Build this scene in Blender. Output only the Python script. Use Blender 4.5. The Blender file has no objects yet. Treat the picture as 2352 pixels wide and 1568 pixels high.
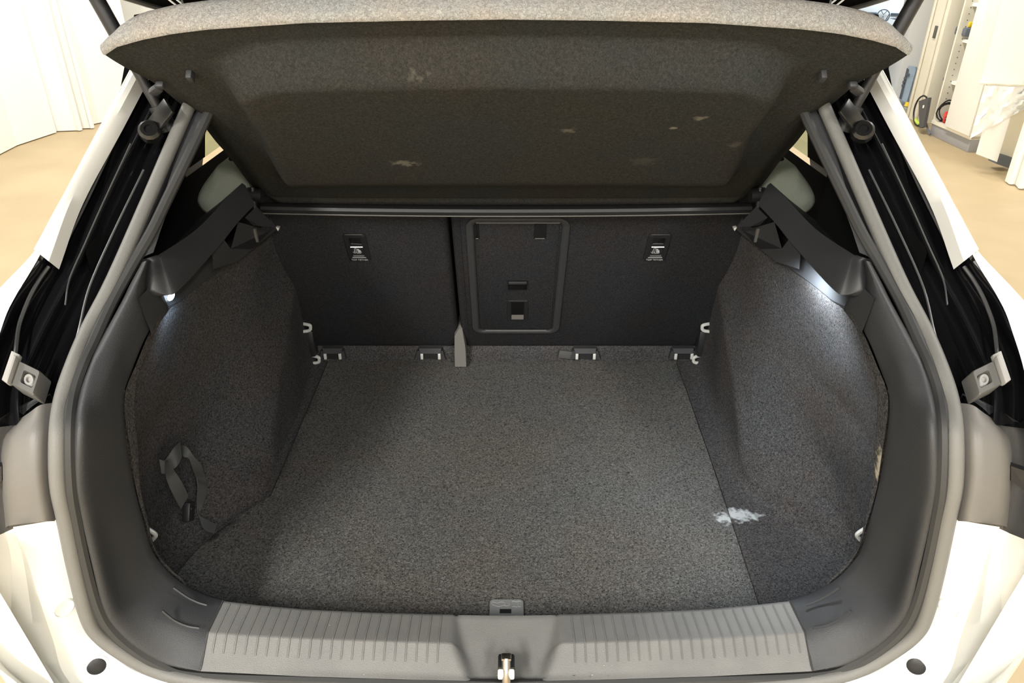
import bpy, bmesh, math, random
from mathutils import Vector, Matrix
from mathutils.bvhtree import BVHTree

random.seed(4)
sc = bpy.context.scene
COL = sc.collection

# ------------------------------------------------------------------ camera, world, lights, exposure
F = 1700.0                       # focal length in pixels of the 2352 x 1568 frame
PITCH = math.radians(28.2)
CX, CY, CAMZ = 1163.0, 784.0, 1.70
cam = bpy.data.cameras.new('camera')
cam.sensor_width = 36.0
cam.lens = 36.0 * F / 2352.0
cam.shift_x = (1176.0 - CX) / 2352.0
cam.clip_start = 0.02
cam_o = bpy.data.objects.new('camera', cam)
COL.objects.link(cam_o)
cam_o.location = (0, 0, CAMZ)
cam_o.rotation_euler = (math.radians(90) - PITCH, 0, 0)
sc.camera = cam_o

sc.view_settings.view_transform = 'Standard'
sc.view_settings.look = 'None'
sc.view_settings.gamma = 1.0
sc.view_settings.use_curve_mapping = False
sc.view_settings.exposure = 0.0

world = bpy.data.worlds.new('hall_light')
sc.world = world
world.use_nodes = True
world.node_tree.nodes['Background'].inputs[0].default_value = (1.0, 0.98, 0.94, 1)
world.node_tree.nodes['Background'].inputs[1].default_value = 0.08


def area(name, loc, rot, sx, sy, power, col):
    l = bpy.data.lights.new(name, 'AREA')
    l.shape = 'RECTANGLE'
    l.size, l.size_y, l.energy, l.color = sx, sy, power, col
    o = bpy.data.objects.new(name, l)
    o.location, o.rotation_euler = loc, rot
    COL.objects.link(o)
    return o


WARM = (1.0, 0.97, 0.92)
for i, (x, y, p) in enumerate([(-1.7, -2.6, 400), (1.5, -2.8, 230), (-3.0, 2.4, 130), (3.2, 2.4, 130), (-2.8, 6.6, 150), (2.7, 6.6, 150)]):
    area('ceiling_tube_light', (x, y, 3.5), (0, 0, 0), 0.25, 2.6, p, WARM)
area('ceiling_tube_light', (6.5, 12.5, 3.6), (0, 0, 0), 2.0, 2.0, 200, (0.80, 0.9, 1.0))


# ------------------------------------------------------------------ picture-to-space helpers
CT, ST = math.cos(PITCH), math.sin(PITCH)


def ray(px, py):
    x, y = (px - CX) / F, (CY - py) / F
    return Vector((x, CT + y * ST, -ST + y * CT))


def onY(px, py, Y):
    d = ray(px, py)
    t = Y / d.y
    return Vector((d.x * t, Y, CAMZ + d.z * t))


def onZ(px, py, Z):
    d = ray(px, py)
    t = (Z - CAMZ) / d.z
    return Vector((d.x * t, d.y * t, Z))


def onX(px, py, X):
    d = ray(px, py)
    t = X / d.x
    return Vector((X, d.y * t, CAMZ + d.z * t))


def onPlane(px, py, O, n):
    d = ray(px, py)
    C = Vector((0, 0, CAMZ))
    t = (O - C).dot(n) / d.dot(n)
    return C + d * t


def onprof(px, py, prof, dy=0.0, dz=0.0):
    """intersection of a sight line with a profile (Y,Z polyline) that runs straight across the car"""
    d = ray(px, py)
    best = None
    for (a, b) in zip(prof[:-1], prof[1:]):
        ay, az, by, bz = a[0] + dy, a[1] + dz - CAMZ, b[0] + dy, b[1] + dz - CAMZ
        ey, ez = by - ay, bz - az
        det = d.y * (-ez) - (-ey) * d.z
        if abs(det) < 1e-9:
            continue
        t = (ay * (-ez) - (-ey) * az) / det
        s = (d.y * az - d.z * ay) / det
        if t > 0 and -1e-6 <= s <= 1 + 1e-6 and (best is None or t < best):
            best = t
    if best is None:
        ay = prof[0][0] + dy
        best = ay / d.y
    return Vector((d.x * best, d.y * best, CAMZ + d.z * best))


def catmull(pts, n):
    """resample a list of vectors, n steps per span"""
    out = []
    m = len(pts)
    for i in range(m - 1):
        p0 = pts[i - 1] if i > 0 else pts[i] * 2 - pts[i + 1]
        p1, p2 = pts[i], pts[i + 1]
        p3 = pts[i + 2] if i + 2 < m else pts[i + 1] * 2 - pts[i]
        for k in range(n):
            t = k / n
            out.append(0.5 * ((2 * p1) + (p2 - p0) * t + (2 * p0 - 5 * p1 + 4 * p2 - p3) * t * t + (3 * p1 - p0 - 3 * p2 + p3) * t ** 3))
    out.append(pts[-1].copy())
    return out


def lerp(a, b, t):
    return a + (b - a) * t


def sstep(a, b, x):
    t = min(1, max(0, (x - a) / (b - a)))
    return t * t * (3 - 2 * t)


def table(xs, ys, x):
    if x <= xs[0]:
        return ys[0]
    for i in range(len(xs) - 1):
        if x <= xs[i + 1]:
            return ys[i] + (ys[i + 1] - ys[i]) * (x - xs[i]) / (xs[i + 1] - xs[i])
    return ys[-1]


def mir(p, s):
    return Vector((abs(p.x) * s if s else p.x, p.y, p.z))


# ------------------------------------------------------------------ materials
def mat(name, col, rough=0.6, metal=0.0, spec=0.5, coat=0.0, bump=0.0, bscale=300.0, col2=None, nscale=8.0, emit=None, estr=0.0, trans=0.0):
    m = bpy.data.materials.new(name)
    m.use_nodes = True
    nt = m.node_tree
    b = nt.nodes['Principled BSDF']
    b.inputs['Base Color'].default_value = (*col, 1)
    b.inputs['Roughness'].default_value = rough
    b.inputs['Metallic'].default_value = metal
    b.inputs['Specular IOR Level'].default_value = spec
    b.inputs['Coat Weight'].default_value = coat
    b.inputs['Transmission Weight'].default_value = trans
    if emit:
        b.inputs['Emission Color'].default_value = (*emit, 1)
        b.inputs['Emission Strength'].default_value = estr
    tc = nt.nodes.new('ShaderNodeTexCoord')
    if bump:
        n = nt.nodes.new('ShaderNodeTexNoise')
        n.inputs['Scale'].default_value = bscale
        n.inputs['Detail'].default_value = 2
        nt.links.new(tc.outputs['Object'], n.inputs['Vector'])
        bp = nt.nodes.new('ShaderNodeBump')
        bp.inputs['Strength'].default_value = bump
        bp.inputs['Distance'].default_value = 0.002
        nt.links.new(n.outputs['Fac'], bp.inputs['Height'])
        nt.links.new(bp.outputs['Normal'], b.inputs['Normal'])
    if col2:
        n2 = nt.nodes.new('ShaderNodeTexNoise')
        n2.inputs['Scale'].default_value = nscale
        n2.inputs['Detail'].default_value = 4
        nt.links.new(tc.outputs['Object'], n2.inputs['Vector'])
        r = nt.nodes.new('ShaderNodeValToRGB')
        r.color_ramp.elements[0].position = 0.35
        r.color_ramp.elements[1].position = 0.65
        r.color_ramp.elements[0].color = (*col, 1)
        r.color_ramp.elements[1].color = (*col2, 1)
        nt.links.new(n2.outputs['Fac'], r.inputs['Fac'])
        nt.links.new(r.outputs['Color'], b.inputs['Base Color'])
    return m


def felt(name, dark, light, fibre=330.0, tintscale=5.0, tint=(0.95, 1.0, 1.05), bump=0.9, spots=(), lo=0.36, hi=0.66, stretch=1.0):
    """needle-felt carpet: dark and pale fibres, a slow drift of tone, optional pale stains at world points"""
    m = bpy.data.materials.new(name)
    m.use_nodes = True
    nt = m.node_tree
    L = nt.links.new
    b = nt.nodes['Principled BSDF']
    b.inputs['Roughness'].default_value = 0.95
    b.inputs['Specular IOR Level'].default_value = 0.03
    tc = nt.nodes.new('ShaderNodeTexCoord')
    n = nt.nodes.new('ShaderNodeTexNoise')
    n.inputs['Scale'].default_value = fibre
    n.inputs['Detail'].default_value = 3
    n.inputs['Roughness'].default_value = 0.65
    n.inputs['Distortion'].default_value = 1.2
    L(tc.outputs['Object'], n.inputs['Vector'])
    r = nt.nodes.new('ShaderNodeValToRGB')
    r.color_ramp.elements[0].position = lo
    r.color_ramp.elements[1].position = hi
    r.color_ramp.elements[0].color = (*dark, 1)
    r.color_ramp.elements[1].color = (*light, 1)
    L(n.outputs['Fac'], r.inputs['Fac'])
    n2 = nt.nodes.new('ShaderNodeTexNoise')
    n2.inputs['Scale'].default_value = tintscale
    n2.inputs['Detail'].default_value = 3
    L(tc.outputs['Object'], n2.inputs['Vector'])
    r2 = nt.nodes.new('ShaderNodeValToRGB')
    r2.color_ramp.elements[0].position = 0.38
    r2.color_ramp.elements[1].position = 0.62
    r2.color_ramp.elements[0].color = (*tint, 1)
    r2.color_ramp.elements[1].color = (1.05, 1.0, 0.96, 1)
    L(n2.outputs['Fac'], r2.inputs['Fac'])
    mx = nt.nodes.new('ShaderNodeMix')
    mx.data_type = 'RGBA'
    mx.blend_type = 'MULTIPLY'
    mx.inputs[0].default_value = 1.0
    L(r.outputs['Color'], mx.inputs[6])
    L(r2.outputs['Color'], mx.inputs[7])
    out = mx.outputs[2]
    for (p, rad, strength, col) in spots:
        vm = nt.nodes.new('ShaderNodeVectorMath')
        vm.operation = 'SUBTRACT'
        vm.inputs[1].default_value = p
        L(tc.outputs['Object'], vm.inputs[0])
        sc_ = nt.nodes.new('ShaderNodeVectorMath')
        sc_.operation = 'DIVIDE'
        sc_.inputs[1].default_value = rad
        L(vm.outputs[0], sc_.inputs[0])
        ln = nt.nodes.new('ShaderNodeVectorMath')
        ln.operation = 'LENGTH'
        L(sc_.outputs[0], ln.inputs[0])
        ns = nt.nodes.new('ShaderNodeTexNoise')
        ns.inputs['Scale'].default_value = 90
        ns.inputs['Detail'].default_value = 4
        L(tc.outputs['Object'], ns.inputs['Vector'])
        ad = nt.nodes.new('ShaderNodeMath')
        ad.operation = 'MULTIPLY_ADD'
        ad.inputs[1].default_value = 2.4
        L(ns.outputs['Fac'], ad.inputs[0])
        L(ln.outputs['Value'], ad.inputs[2])
        mr = nt.nodes.new('ShaderNodeMapRange')
        mr.inputs['From Min'].default_value = 1.55
        mr.inputs['From Max'].default_value = 2.15
        mr.inputs['To Min'].default_value = strength
        mr.inputs['To Max'].default_value = 0.0
        L(ad.outputs[0], mr.inputs['Value'])
        m2 = nt.nodes.new('ShaderNodeMix')
        m2.data_type = 'RGBA'
        L(mr.outputs[0], m2.inputs[0])
        L(out, m2.inputs[6])
        m2.inputs[7].default_value = (*col, 1)
        out = m2.outputs[2]
    L(out, b.inputs['Base Color'])
    bp = nt.nodes.new('ShaderNodeBump')
    bp.inputs['Strength'].default_value = bump
    bp.inputs['Distance'].default_value = 0.003
    L(n.outputs['Fac'], bp.inputs['Height'])
    L(bp.outputs['Normal'], b.inputs['Normal'])
    return m




def under_pt(px, py):
    n_ = Vector((0, -.327, -.392)).normalized()
    return onPlane(px, py, Vector((0, 1.41, 1.255)) + n_ * .04, n_)


spill = onZ(1690, 1183, 0.735)
spill2 = onZ(1672, 1190, 0.735)
M = {}
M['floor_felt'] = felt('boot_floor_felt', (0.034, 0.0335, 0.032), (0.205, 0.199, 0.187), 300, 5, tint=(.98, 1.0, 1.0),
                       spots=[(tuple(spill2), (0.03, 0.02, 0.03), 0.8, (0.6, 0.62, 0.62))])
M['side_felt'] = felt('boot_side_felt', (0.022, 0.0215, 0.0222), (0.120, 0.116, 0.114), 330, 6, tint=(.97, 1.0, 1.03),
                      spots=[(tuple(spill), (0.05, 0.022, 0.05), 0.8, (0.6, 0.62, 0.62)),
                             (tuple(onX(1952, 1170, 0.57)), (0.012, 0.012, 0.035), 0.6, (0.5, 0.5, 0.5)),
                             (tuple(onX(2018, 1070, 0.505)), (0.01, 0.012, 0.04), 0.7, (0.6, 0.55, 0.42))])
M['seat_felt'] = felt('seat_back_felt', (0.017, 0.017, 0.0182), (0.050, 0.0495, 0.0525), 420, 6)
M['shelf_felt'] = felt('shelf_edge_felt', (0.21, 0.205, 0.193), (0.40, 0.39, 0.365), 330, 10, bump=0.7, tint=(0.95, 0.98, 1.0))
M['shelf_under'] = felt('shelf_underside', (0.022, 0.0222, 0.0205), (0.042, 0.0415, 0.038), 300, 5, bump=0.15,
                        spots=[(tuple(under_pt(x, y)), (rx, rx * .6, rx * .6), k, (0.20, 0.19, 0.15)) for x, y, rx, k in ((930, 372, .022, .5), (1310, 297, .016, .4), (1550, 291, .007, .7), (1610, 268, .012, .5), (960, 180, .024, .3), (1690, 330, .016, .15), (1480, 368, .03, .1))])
M['plastic'] = mat('grained_plastic', (0.033, 0.034, 0.036), 0.5, bump=0.25, bscale=900)
M['plastic_dark'] = mat('black_plastic', (0.014, 0.014, 0.015), 0.45, bump=0.1, bscale=900)
M['sill'] = mat('sill_plastic_lit', (0.14, 0.138, 0.131), 0.5, bump=0.3, bscale=900, col2=(0.16, 0.157, 0.148), nscale=20)  # light on the sill put into a paler plastic colour
M['strut_metal'] = mat('dark_metal', (0.05, 0.05, 0.05), 0.28, metal=0.9)
M['hem'] = mat('hem_streak_paint', (0.06, 0.06, 0.06), 0.3, spec=1.0, coat=1.0)  # black paint lightened so the folds read as bright reflected streaks
M['void'] = mat('void_black', (0.006, 0.006, 0.006), 0.9, spec=0.1)  # near-black: shade of cabin, gaps and slots put into colour; also tailgate face
M['taupe'] = mat('grey_body_plastic', (0.15, 0.142, 0.13), 0.5, bump=0.1, bscale=600)
M['rubber'] = mat('seal_rubber', (0.16, 0.157, 0.145), 0.55, bump=0.2, bscale=700)
M['rubber_dark'] = mat('seal_rubber_dark', (0.035, 0.035, 0.034), 0.6)
M['gloss_black'] = mat('gloss_black_paint', (0.006, 0.006, 0.007), 0.07, coat=1.0)
M['white_paint'] = mat('white_paint', (0.80, 0.80, 0.76), 0.25, coat=0.8)
M['white_matte'] = mat('white_surface', (0.90, 0.90, 0.86), 0.6)
M['cream'] = mat('cream_paint', (0.80, 0.76, 0.63), 0.6, col2=(0.84, 0.81, 0.70), nscale=3)
M['chrome'] = mat('white_zinc', (0.82, 0.82, 0.78), 0.28, metal=0.35)
M['steel'] = mat('steel', (0.42, 0.38, 0.34), 0.3, metal=1.0)
M['grey_metal'] = mat('grey_painted_metal', (0.32, 0.31, 0.29), 0.5)
M['bracket'] = mat('bracket_plastic', (0.11, 0.107, 0.098), 0.5)
M['flap'] = mat('grey_flap', (0.20, 0.205, 0.20), 0.5)
M['lens'] = mat('lamp_lens', (0.9, 0.95, 1.0), 0.3, emit=(0.75, 0.88, 1.0), estr=9.0)
M['print'] = mat('pale_print', (0.42, 0.43, 0.44), 0.6)
M['floor'] = mat('epoxy_floor', (0.44, 0.335, 0.19), 0.5, col2=(0.50, 0.39, 0.23), nscale=1.6)
M['floor_far'] = mat('concrete_floor', (0.28, 0.30, 0.33), 0.5, col2=(0.42, 0.45, 0.50), nscale=3)
M['webbing'] = mat('strap_webbing', (0.075, 0.075, 0.07), 0.7, bump=0.6, bscale=1200)
M['headrest'] = mat('pale_grey_green', (0.34, 0.37, 0.30), 0.85, bump=0.5, bscale=600)  # pale colour carries the side-window light on the bolster; bottle shares it
M['glass'] = mat('tinted_glass', (0.72, 0.82, 0.70), 0.02)
_nt = M['glass'].node_tree
_tr = _nt.nodes.new('ShaderNodeBsdfTransparent')
_tr.inputs[0].default_value = (0.55, 0.64, 0.54, 1)
_gl = _nt.nodes.new('ShaderNodeBsdfGlossy')
_gl.inputs['Roughness'].default_value = 0.03
_mx = _nt.nodes.new('ShaderNodeMixShader')
_mx.inputs[0].default_value = 0.07
_nt.links.new(_tr.outputs[0], _mx.inputs[1])
_nt.links.new(_gl.outputs[0], _mx.inputs[2])
_nt.links.new(_mx.outputs[0], _nt.nodes['Material Output'].inputs[0])
M['plinth'] = mat('grey_plinth', (0.33, 0.33, 0.34), 0.6)
M['slate'] = mat('slate_grey', (0.13, 0.15, 0.18), 0.6)
M['cardboard'] = mat('cardboard', (0.42, 0.25, 0.10), 0.8)
M['yellow'] = mat('yellow_plastic', (0.85, 0.62, 0.03), 0.4)
M['red'] = mat('red_cable', (0.65, 0.06, 0.04), 0.5)
M['blue_paint'] = mat('pale_blue_paint', (0.42, 0.56, 0.72), 0.3, col2=(0.55, 0.68, 0.80), nscale=6)
M['light_blue'] = mat('white_blue_paint', (0.72, 0.79, 0.84), 0.35)
M['green'] = mat('lime_plastic', (0.55, 0.7, 0.1), 0.5)
M['dark_fabric'] = mat('grey_fabric', (0.09, 0.09, 0.09), 0.9)
M['tyre'] = mat('tyre_rubber', (0.02, 0.02, 0.02), 0.8)
M['dirt'] = mat('brown_dirt', (0.23, 0.15, 0.08), 0.9)

# ------------------------------------------------------------------ object helpers


def tag(o, label=None, cat=None, group=None, kind=None):
    if label:
        o['label'] = label
    if cat:
        o['category'] = cat
    if group:
        o['group'] = group
    if kind:
        o['kind'] = kind
    return o


def thing(name, loc, label, cat, group=None):
    o = bpy.data.objects.new(name, None)
    o.location = loc
    o.empty_display_size = 0.1
    COL.objects.link(o)
    return tag(o, label, cat, group)


def link(name, me, m, parent=None, label=None, kind=None):
    o = bpy.data.objects.new(name, me)
    me.materials.append(m)
    COL.objects.link(o)
    if parent is not None:
        o.parent = parent
        if parent.type == 'EMPTY':
            o.matrix_parent_inverse = Matrix.Translation(parent.location).inverted()
    return tag(o, label, kind=kind)


def mk(name, verts, faces, m, parent=None, label=None, smooth=True, ang=38, merge=0.0, kind=None):
    me = bpy.data.meshes.new(name)
    bm = bmesh.new()
    vs = [bm.verts.new(v) for v in verts]
    for f in faces:
        if len(set(f)) < 3:
            continue
        try:
            bm.faces.new([vs[i] for i in f])
        except ValueError:
            pass
    if merge:
        bmesh.ops.remove_doubles(bm, verts=bm.verts, dist=merge)
    bmesh.ops.recalc_face_normals(bm, faces=bm.faces)
    bm.to_mesh(me)
    bm.free()
    if smooth:
        me.shade_smooth()
        me.set_sharp_from_angle(angle=math.radians(ang))
    return link(name, me, m, parent, label, kind)


class G:
    """collects shapes into one mesh"""
    def __init__(self):
        self.v, self.f = [], []

    def add(self, vs, fs):
        k = len(self.v)
        self.v += [Vector(p) for p in vs]
        self.f += [tuple(i + k for i in f) for f in fs]
        return self

    def grid(self, rows, close=False):
        n = len(rows[0])
        vs = [p for r in rows for p in r]
        fs = []
        for i in range(len(rows) - 1):
            for j in range(n - 1 + (1 if close else 0)):
                a, b = i * n + j, i * n + (j + 1) % n
                fs.append((a, b, b + n, a + n))
        return self.add(vs, fs)

    def tube(self, pts, r, n=8, caps=True, flat=1.0):
        rows = []
        m = len(pts)
        prev = None
        for i, p in enumerate(pts):
            t = (pts[min(i + 1, m - 1)] - pts[max(i - 1, 0)]).normalized()
            if prev is None:
                a = Vector((0, 0, 1)) if abs(t.z) < 0.9 else Vector((1, 0, 0))
                u = t.cross(a).normalized()
            else:
                u = (prev - t * prev.dot(t)).normalized()
            prev = u
            w = t.cross(u)
            rr_ = r[i] if isinstance(r, (list, tuple)) else r
            rows.append([p + u * math.cos(2 * math.pi * k / n) * rr_ + w * math.sin(2 * math.pi * k / n) * rr_ * flat for k in range(n)])
        self.grid(rows, True)
        if caps:
            self.add(rows[0], [tuple(range(n))])
            self.add(rows[-1], [tuple(range(n))])
        return self

    def box(self, c, d, mtx=None, bev=0.0, seg=2):
        bm = bmesh.new()
        bmesh.ops.create_cube(bm, size=1.0)
        for v in bm.verts:
            v.co = Vector((v.co.x * d[0], v.co.y * d[1], v.co.z * d[2]))
        if bev:
            bmesh.ops.bevel(bm, geom=list(bm.edges), offset=bev, segments=seg, affect='EDGES', profile=0.5)
        bm.verts.index_update()
        c = Vector(c)
        vs = [(mtx @ v.co if mtx else v.co) + c for v in bm.verts]
        fs = [tuple(v.index for v in f.verts) for f in bm.faces]
        bm.free()
        return self.add(vs, fs)

    def prism(self, poly, vec):
        n = len(poly)
        vec = Vector(vec)
        vs = [Vector(p) for p in poly] + [Vector(p) + vec for p in poly]
        fs = [tuple(range(n)), tuple(range(n, 2 * n))] + [(i, (i + 1) % n, (i + 1) % n + n, i + n) for i in range(n)]
        return self.add(vs, fs)

    def loops(self, loops, cap0=False, cap1=True):
        self.grid(loops, True)
        n = len(loops[0])
        if cap0:
            self.add(loops[0], [tuple(range(n))])
        if cap1:
            self.add(loops[-1], [tuple(range(n))])
        return self

    def put(self, name, m, parent=None, label=None, smooth=True, ang=38, merge=1e-5, kind=None):
        return mk(name, self.v, self.f, m, parent, label, smooth, ang, merge, kind)


class Fr:
    """a local frame: x, y in the plane, h along the normal"""
    def __init__(self, O, ex, ey, n=None):
        self.O, self.ex, self.ey = Vector(O), Vector(ex).normalized(), Vector(ey).normalized()
        self.n = Vector(n).normalized() if n is not None else self.ex.cross(self.ey).normalized()

    def p(self, x, y, h=0.0):
        return self.O + self.ex * x + self.ey * y + self.n * h

    def px(self, px, py):
        q = onPlane(px, py, self.O, self.n) - self.O
        return q.dot(self.ex), q.dot(self.ey)

    def pp(self, px, py, h=0.0):
        x, y = self.px(px, py)
        return self.p(x, y, h)

    def m(self):
        return Matrix((self.ex, self.ey, self.n)).transposed()


def rr(x0, y0, x1, y1, r, n=5):
    out = []
    for (cx, cy, a0) in ((x1 - r, y1 - r, 0), (x0 + r, y1 - r, 90), (x0 + r, y0 + r, 180), (x1 - r, y0 + r, 270)):
        for k in range(n + 1):
            a = math.radians(a0 + 90 * k / n)
            out.append((cx + r * math.cos(a), cy + r * math.sin(a)))
    return out


def loopset(fr, sets):
    return [[fr.p(x, y, h) for (x, y) in lp] for lp, h in sets]


def text_mesh(name, s, size, fr, x, y, h, m, parent):
    cu = bpy.data.curves.new(name, 'FONT')
    cu.body = s
    cu.size = size
    cu.align_x = 'CENTER'
    cu.extrude = 0.0002
    to = bpy.data.objects.new(name, cu)
    COL.objects.link(to)
    dg = bpy.context.evaluated_depsgraph_get()
    me = bpy.data.meshes.new_from_object(to.evaluated_get(dg))
    bpy.data.objects.remove(to)
    mm = fr.m().to_4x4()
    mm.translation = fr.p(x, y, h)
    me.transform(mm)
    me.materials.clear()
    return link(name, me, m, parent)


LR = ((-1, 'left'), (1, 'right'))

# ================================================================== THE SETTING
HALL_X = -4.75
fl = G()
fl.box((0, 2.9, -0.05), (14, 15.0, 0.1))
tag(fl.put('floor', M['floor'], smooth=False), kind='structure')
fl = G()
fl.box((8.3, 14.0, -0.048), (9, 10.6, 0.1))
tag(fl.put('floor.001', M['floor_far'], smooth=False), kind='structure')
w = G()
w.box((HALL_X - 0.1, 2.0, 1.8), (0.2, 15.0, 3.6))
tag(w.put('wall_left', M['white_matte'], smooth=False), kind='structure')
w = G()
w.box((-0.6, 9.6, 1.8), (8.6, 0.2, 3.6))
tag(w.put('wall_front', M['white_matte'], smooth=False), kind='structure')
w = G()
w.box((12.6, 14, 1.8), (0.2, 11, 3.6)).box((6.3, 19.2, 1.8), (12.6, 0.2, 3.6))
tag(w.put('wall_back', M['white_matte'], smooth=False), kind='structure')
w = G()
w.box((5.6, 1.6, 1.8), (0.2, 11.0, 3.6))
tag(w.put('wall_right', M['cream'], smooth=False), kind='structure')
w = G()
w.box((0.4, -4.6, 1.8), (10.4, 0.2, 3.6))
tag(w.put('wall_rear', M['white_matte'], smooth=False), kind='structure')
# dark dirty strip where the left wall meets the floor
st = G()
st.box((HALL_X + 0.03, 6.4, 0.012), (0.06, 3.6, 0.024))
tag(st.put('baseboard_left', M['dirt'], smooth=False), kind='structure')

# ================================================================== CAR
car = thing('car', (0, 2.2, 0), 'white hatchback car with its tailgate open, seen into the empty boot', 'car')

OP = [(.69, .5), (.70, .80), (.70, 1.13), (.72, 1.19), (.76, 1.212), (.80, 1.236), (.86, 1.26), (.92, 1.302), (1.03, 1.383), (1.146, 1.475), (1.5, 1.75)]
BP = [(.71, .5), (.71, 1.14), (.728, 1.20), (.77, 1.220), (.86, 1.268), (.93, 1.314), (1.04, 1.398), (1.3, 1.6)]
MP = [(.745, .5), (.745, 1.14), (.765, 1.195), (.81, 1.225), (.90, 1.268), (1.0, 1.33), (1.2, 1.48)]
IP = [(.80, .5), (.80, 1.165), (.82, 1.19), (.85, 1.20), (.88, 1.224), (.93, 1.244), (.99, 1.275), (1.1, 1.34), (1.3, 1.5)]


def sym(px):             # left-hand picture x  ->  same offset on the right-hand side
    return CX + (CX - px)


def curve(pts, prof, dy=0.0, dz=0.0):
    return [onprof(sym(x), y, prof, dy, dz) for x, y in pts]


def flip(pts, s):
    return [Vector((p.x * s, p.y, p.z)) for p in pts]


# ---- rubber seal round the opening
C1 = [(520, 60), (426, 262), (345, 450), (262, 640), (206, 750), (168, 840), (143, 918), (133, 1000), (134, 1108), (150, 1192), (174, 1310), (200, 1412), (226, 1458),
      (282, 1500), (350, 1537), (430, 1559), (560, 1571), (800, 1580), (1163, 1588)]
C2 = [(560, 75), (472, 275), (383, 460), (347, 534), (304, 608), (256, 695), (214, 787), (190, 839), (168, 906), (158, 989), (161, 1108), (174, 1194), (199, 1310), (224, 1395), (254, 1446),
      (308, 1494), (374, 1531), (450, 1552), (700, 1562), (1163, 1574)]
c1 = catmull(curve(C1, OP), 5)
c2 = catmull(curve(C2, OP, 0.004, 0.0), 5)
full1 = flip(c1, -1) + flip(c1[::-1], 1)[1:]
full2 = flip(c2, -1) + flip(c2[::-1], 1)[1:]
seal = G().tube(full1, 0.0098, 10).put('boot_seal', M['rubber'], car, 'grey rubber bulb seal running round the boot opening')
G().tube(full2, 0.0075, 8).put('seal_lip', M['rubber_dark'], seal)

# ---- plastic ring trim and sill
A_ = [(326, 602), (300, 650), (278, 695), (228, 787), (205, 839), (182, 906), (171, 989), (174, 1108), (188, 1194), (212, 1300), (236, 1395), (264, 1443), (315, 1490), (378, 1525), (459, 1541)]
B_ = [(338, 598), (318, 645), (296, 690), (246, 787), (221, 839), (200, 906), (193, 989), (197, 1108), (211, 1194), (234, 1300), (258, 1390), (283, 1432), (330, 1474), (390, 1508), (463, 1527)]
M_ = [(343, 596), (333, 655), (330, 700), (285, 788), (262, 845), (243, 906), (238, 992), (243, 1108), (256, 1194), (270, 1290), (296, 1355), (332, 1388), (372, 1411), (418, 1430), (477, 1452)]
I_ = [(347, 594), (352, 672), (358, 722), (326, 792), (302, 853), (284, 908), (286, 985), (306, 1108), (329, 1198), (350, 1266), (385, 1312), (420, 1341), (452, 1360), (480, 1371), (512, 1380)]
ca, cb, cm, ci = (catmull(c, 5) for c in (curve(A_, OP, .004), curve(B_, BP), curve(M_, MP), curve(I_, IP)))


def ring_rows(ca, cb, cm, ci):
    rows = []
    for a, b, m_, i_ in zip(ca, cb, cm, ci):
        a0 = a + Vector((0, 0.012, -0.004))
        row = catmull([a0, a, b, m_, i_], 5)
        i2 = i_ + Vector((0.006, 0.010, -0.006))
        i3 = i_ + Vector((0.022, 0.020, -0.02))
        rows.append(row + [i2, i3])
    return rows


for s, side in LR:
    rows = [flip(r, s) for r in ring_rows(ca, cb, cm, ci)]
    ring = G().grid(rows).put('opening_trim', M['plastic'], car, 'charcoal plastic trim curving round the %s side of the boot opening' % side, ang=60)
    # two moulded lines on each corner
    for (l0) in ([(398, 1349), (430, 1371), (455, 1383), (475, 1389)], [(372, 1402), (400, 1424), (430, 1437), (458, 1442)]):
        pts = catmull([onprof(sym(x), y, MP, -0.004 if l0[0][1] > 1390 else 0.035, 0.0) for x, y in l0], 4)
        G().tube(flip(pts, s), 0.0018, 5).put('moulded_line', M['plastic'], ring)

# sill
uA = [(459, 1541), (700, 1553), (1000, 1562), (1163, 1566)]
uB = [(463, 1527), (700, 1540), (1000, 1550), (1163, 1554)]
uM = [(477, 1452), (590, 1460), (700, 1466), (1000, 1476), (1163, 1480)]
uI = [(512, 1380), (600, 1390), (700, 1399), (850, 1406), (1000, 1410), (1163, 1412)]


def along(lst, k):
    """point at fraction k (0 = seam, 1 = middle of the car)"""
    x = lst[0][0] + (CX - lst[0][0]) * k
    return x, table([p[0] for p in lst], [p[1] for p in lst], x)


def sill_row(k):
    (xa, ya), (xb, yb), (xm, ym), (xi, yi) = along(uA, k), along(uB, k), along(uM, k), along(uI, k)
    a, b, m_, i_ = onprof(sym(xa), ya, OP, .004), onprof(sym(xb), yb, BP), onprof(sym(xm), ym, MP), onprof(sym(xi), yi, IP)

    def dip(u, o, i):
        return 1 - sstep(i, o, u)
    row = []
    for t in (0, .08, .25, .5, .75, .88, .95, 1):
        row.append(lerp(i_, m_, t))
    for t in (.05, .15, .4, .7, .9, 1):
        row.append(lerp(m_, b, t))
    row += [lerp(b, a, .5), a]
    for q in range(len(row)):
        p = row[q]
        frac = (i_.y - p.y) / (i_.y - a.y)
        u = p.x * F / (p.y * CT + (CAMZ - p.z) * ST)
        o_, in_ = table([0, .55, .95, 1], [124, 130, 98, 92], frac), table([0, .55, .95, 1], [112, 86, 62, 60], frac)
        w_ = dip(u, o_, in_)
        tgt = lerp(i_ + Vector((0, 0, -.006)), b + Vector((0, 0, -.016)), frac)
        dz = min(0, tgt.z - p.z) if frac < .96 else -.006
        row[q] = p + Vector((0, 0, dz * w_))
    down = [i_ + Vector((0, .004, -.006)), i_ + Vector((0, .008, -.03)), Vector((i_.x, i_.y + .012, .70))]
    return down[::-1] + row


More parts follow.
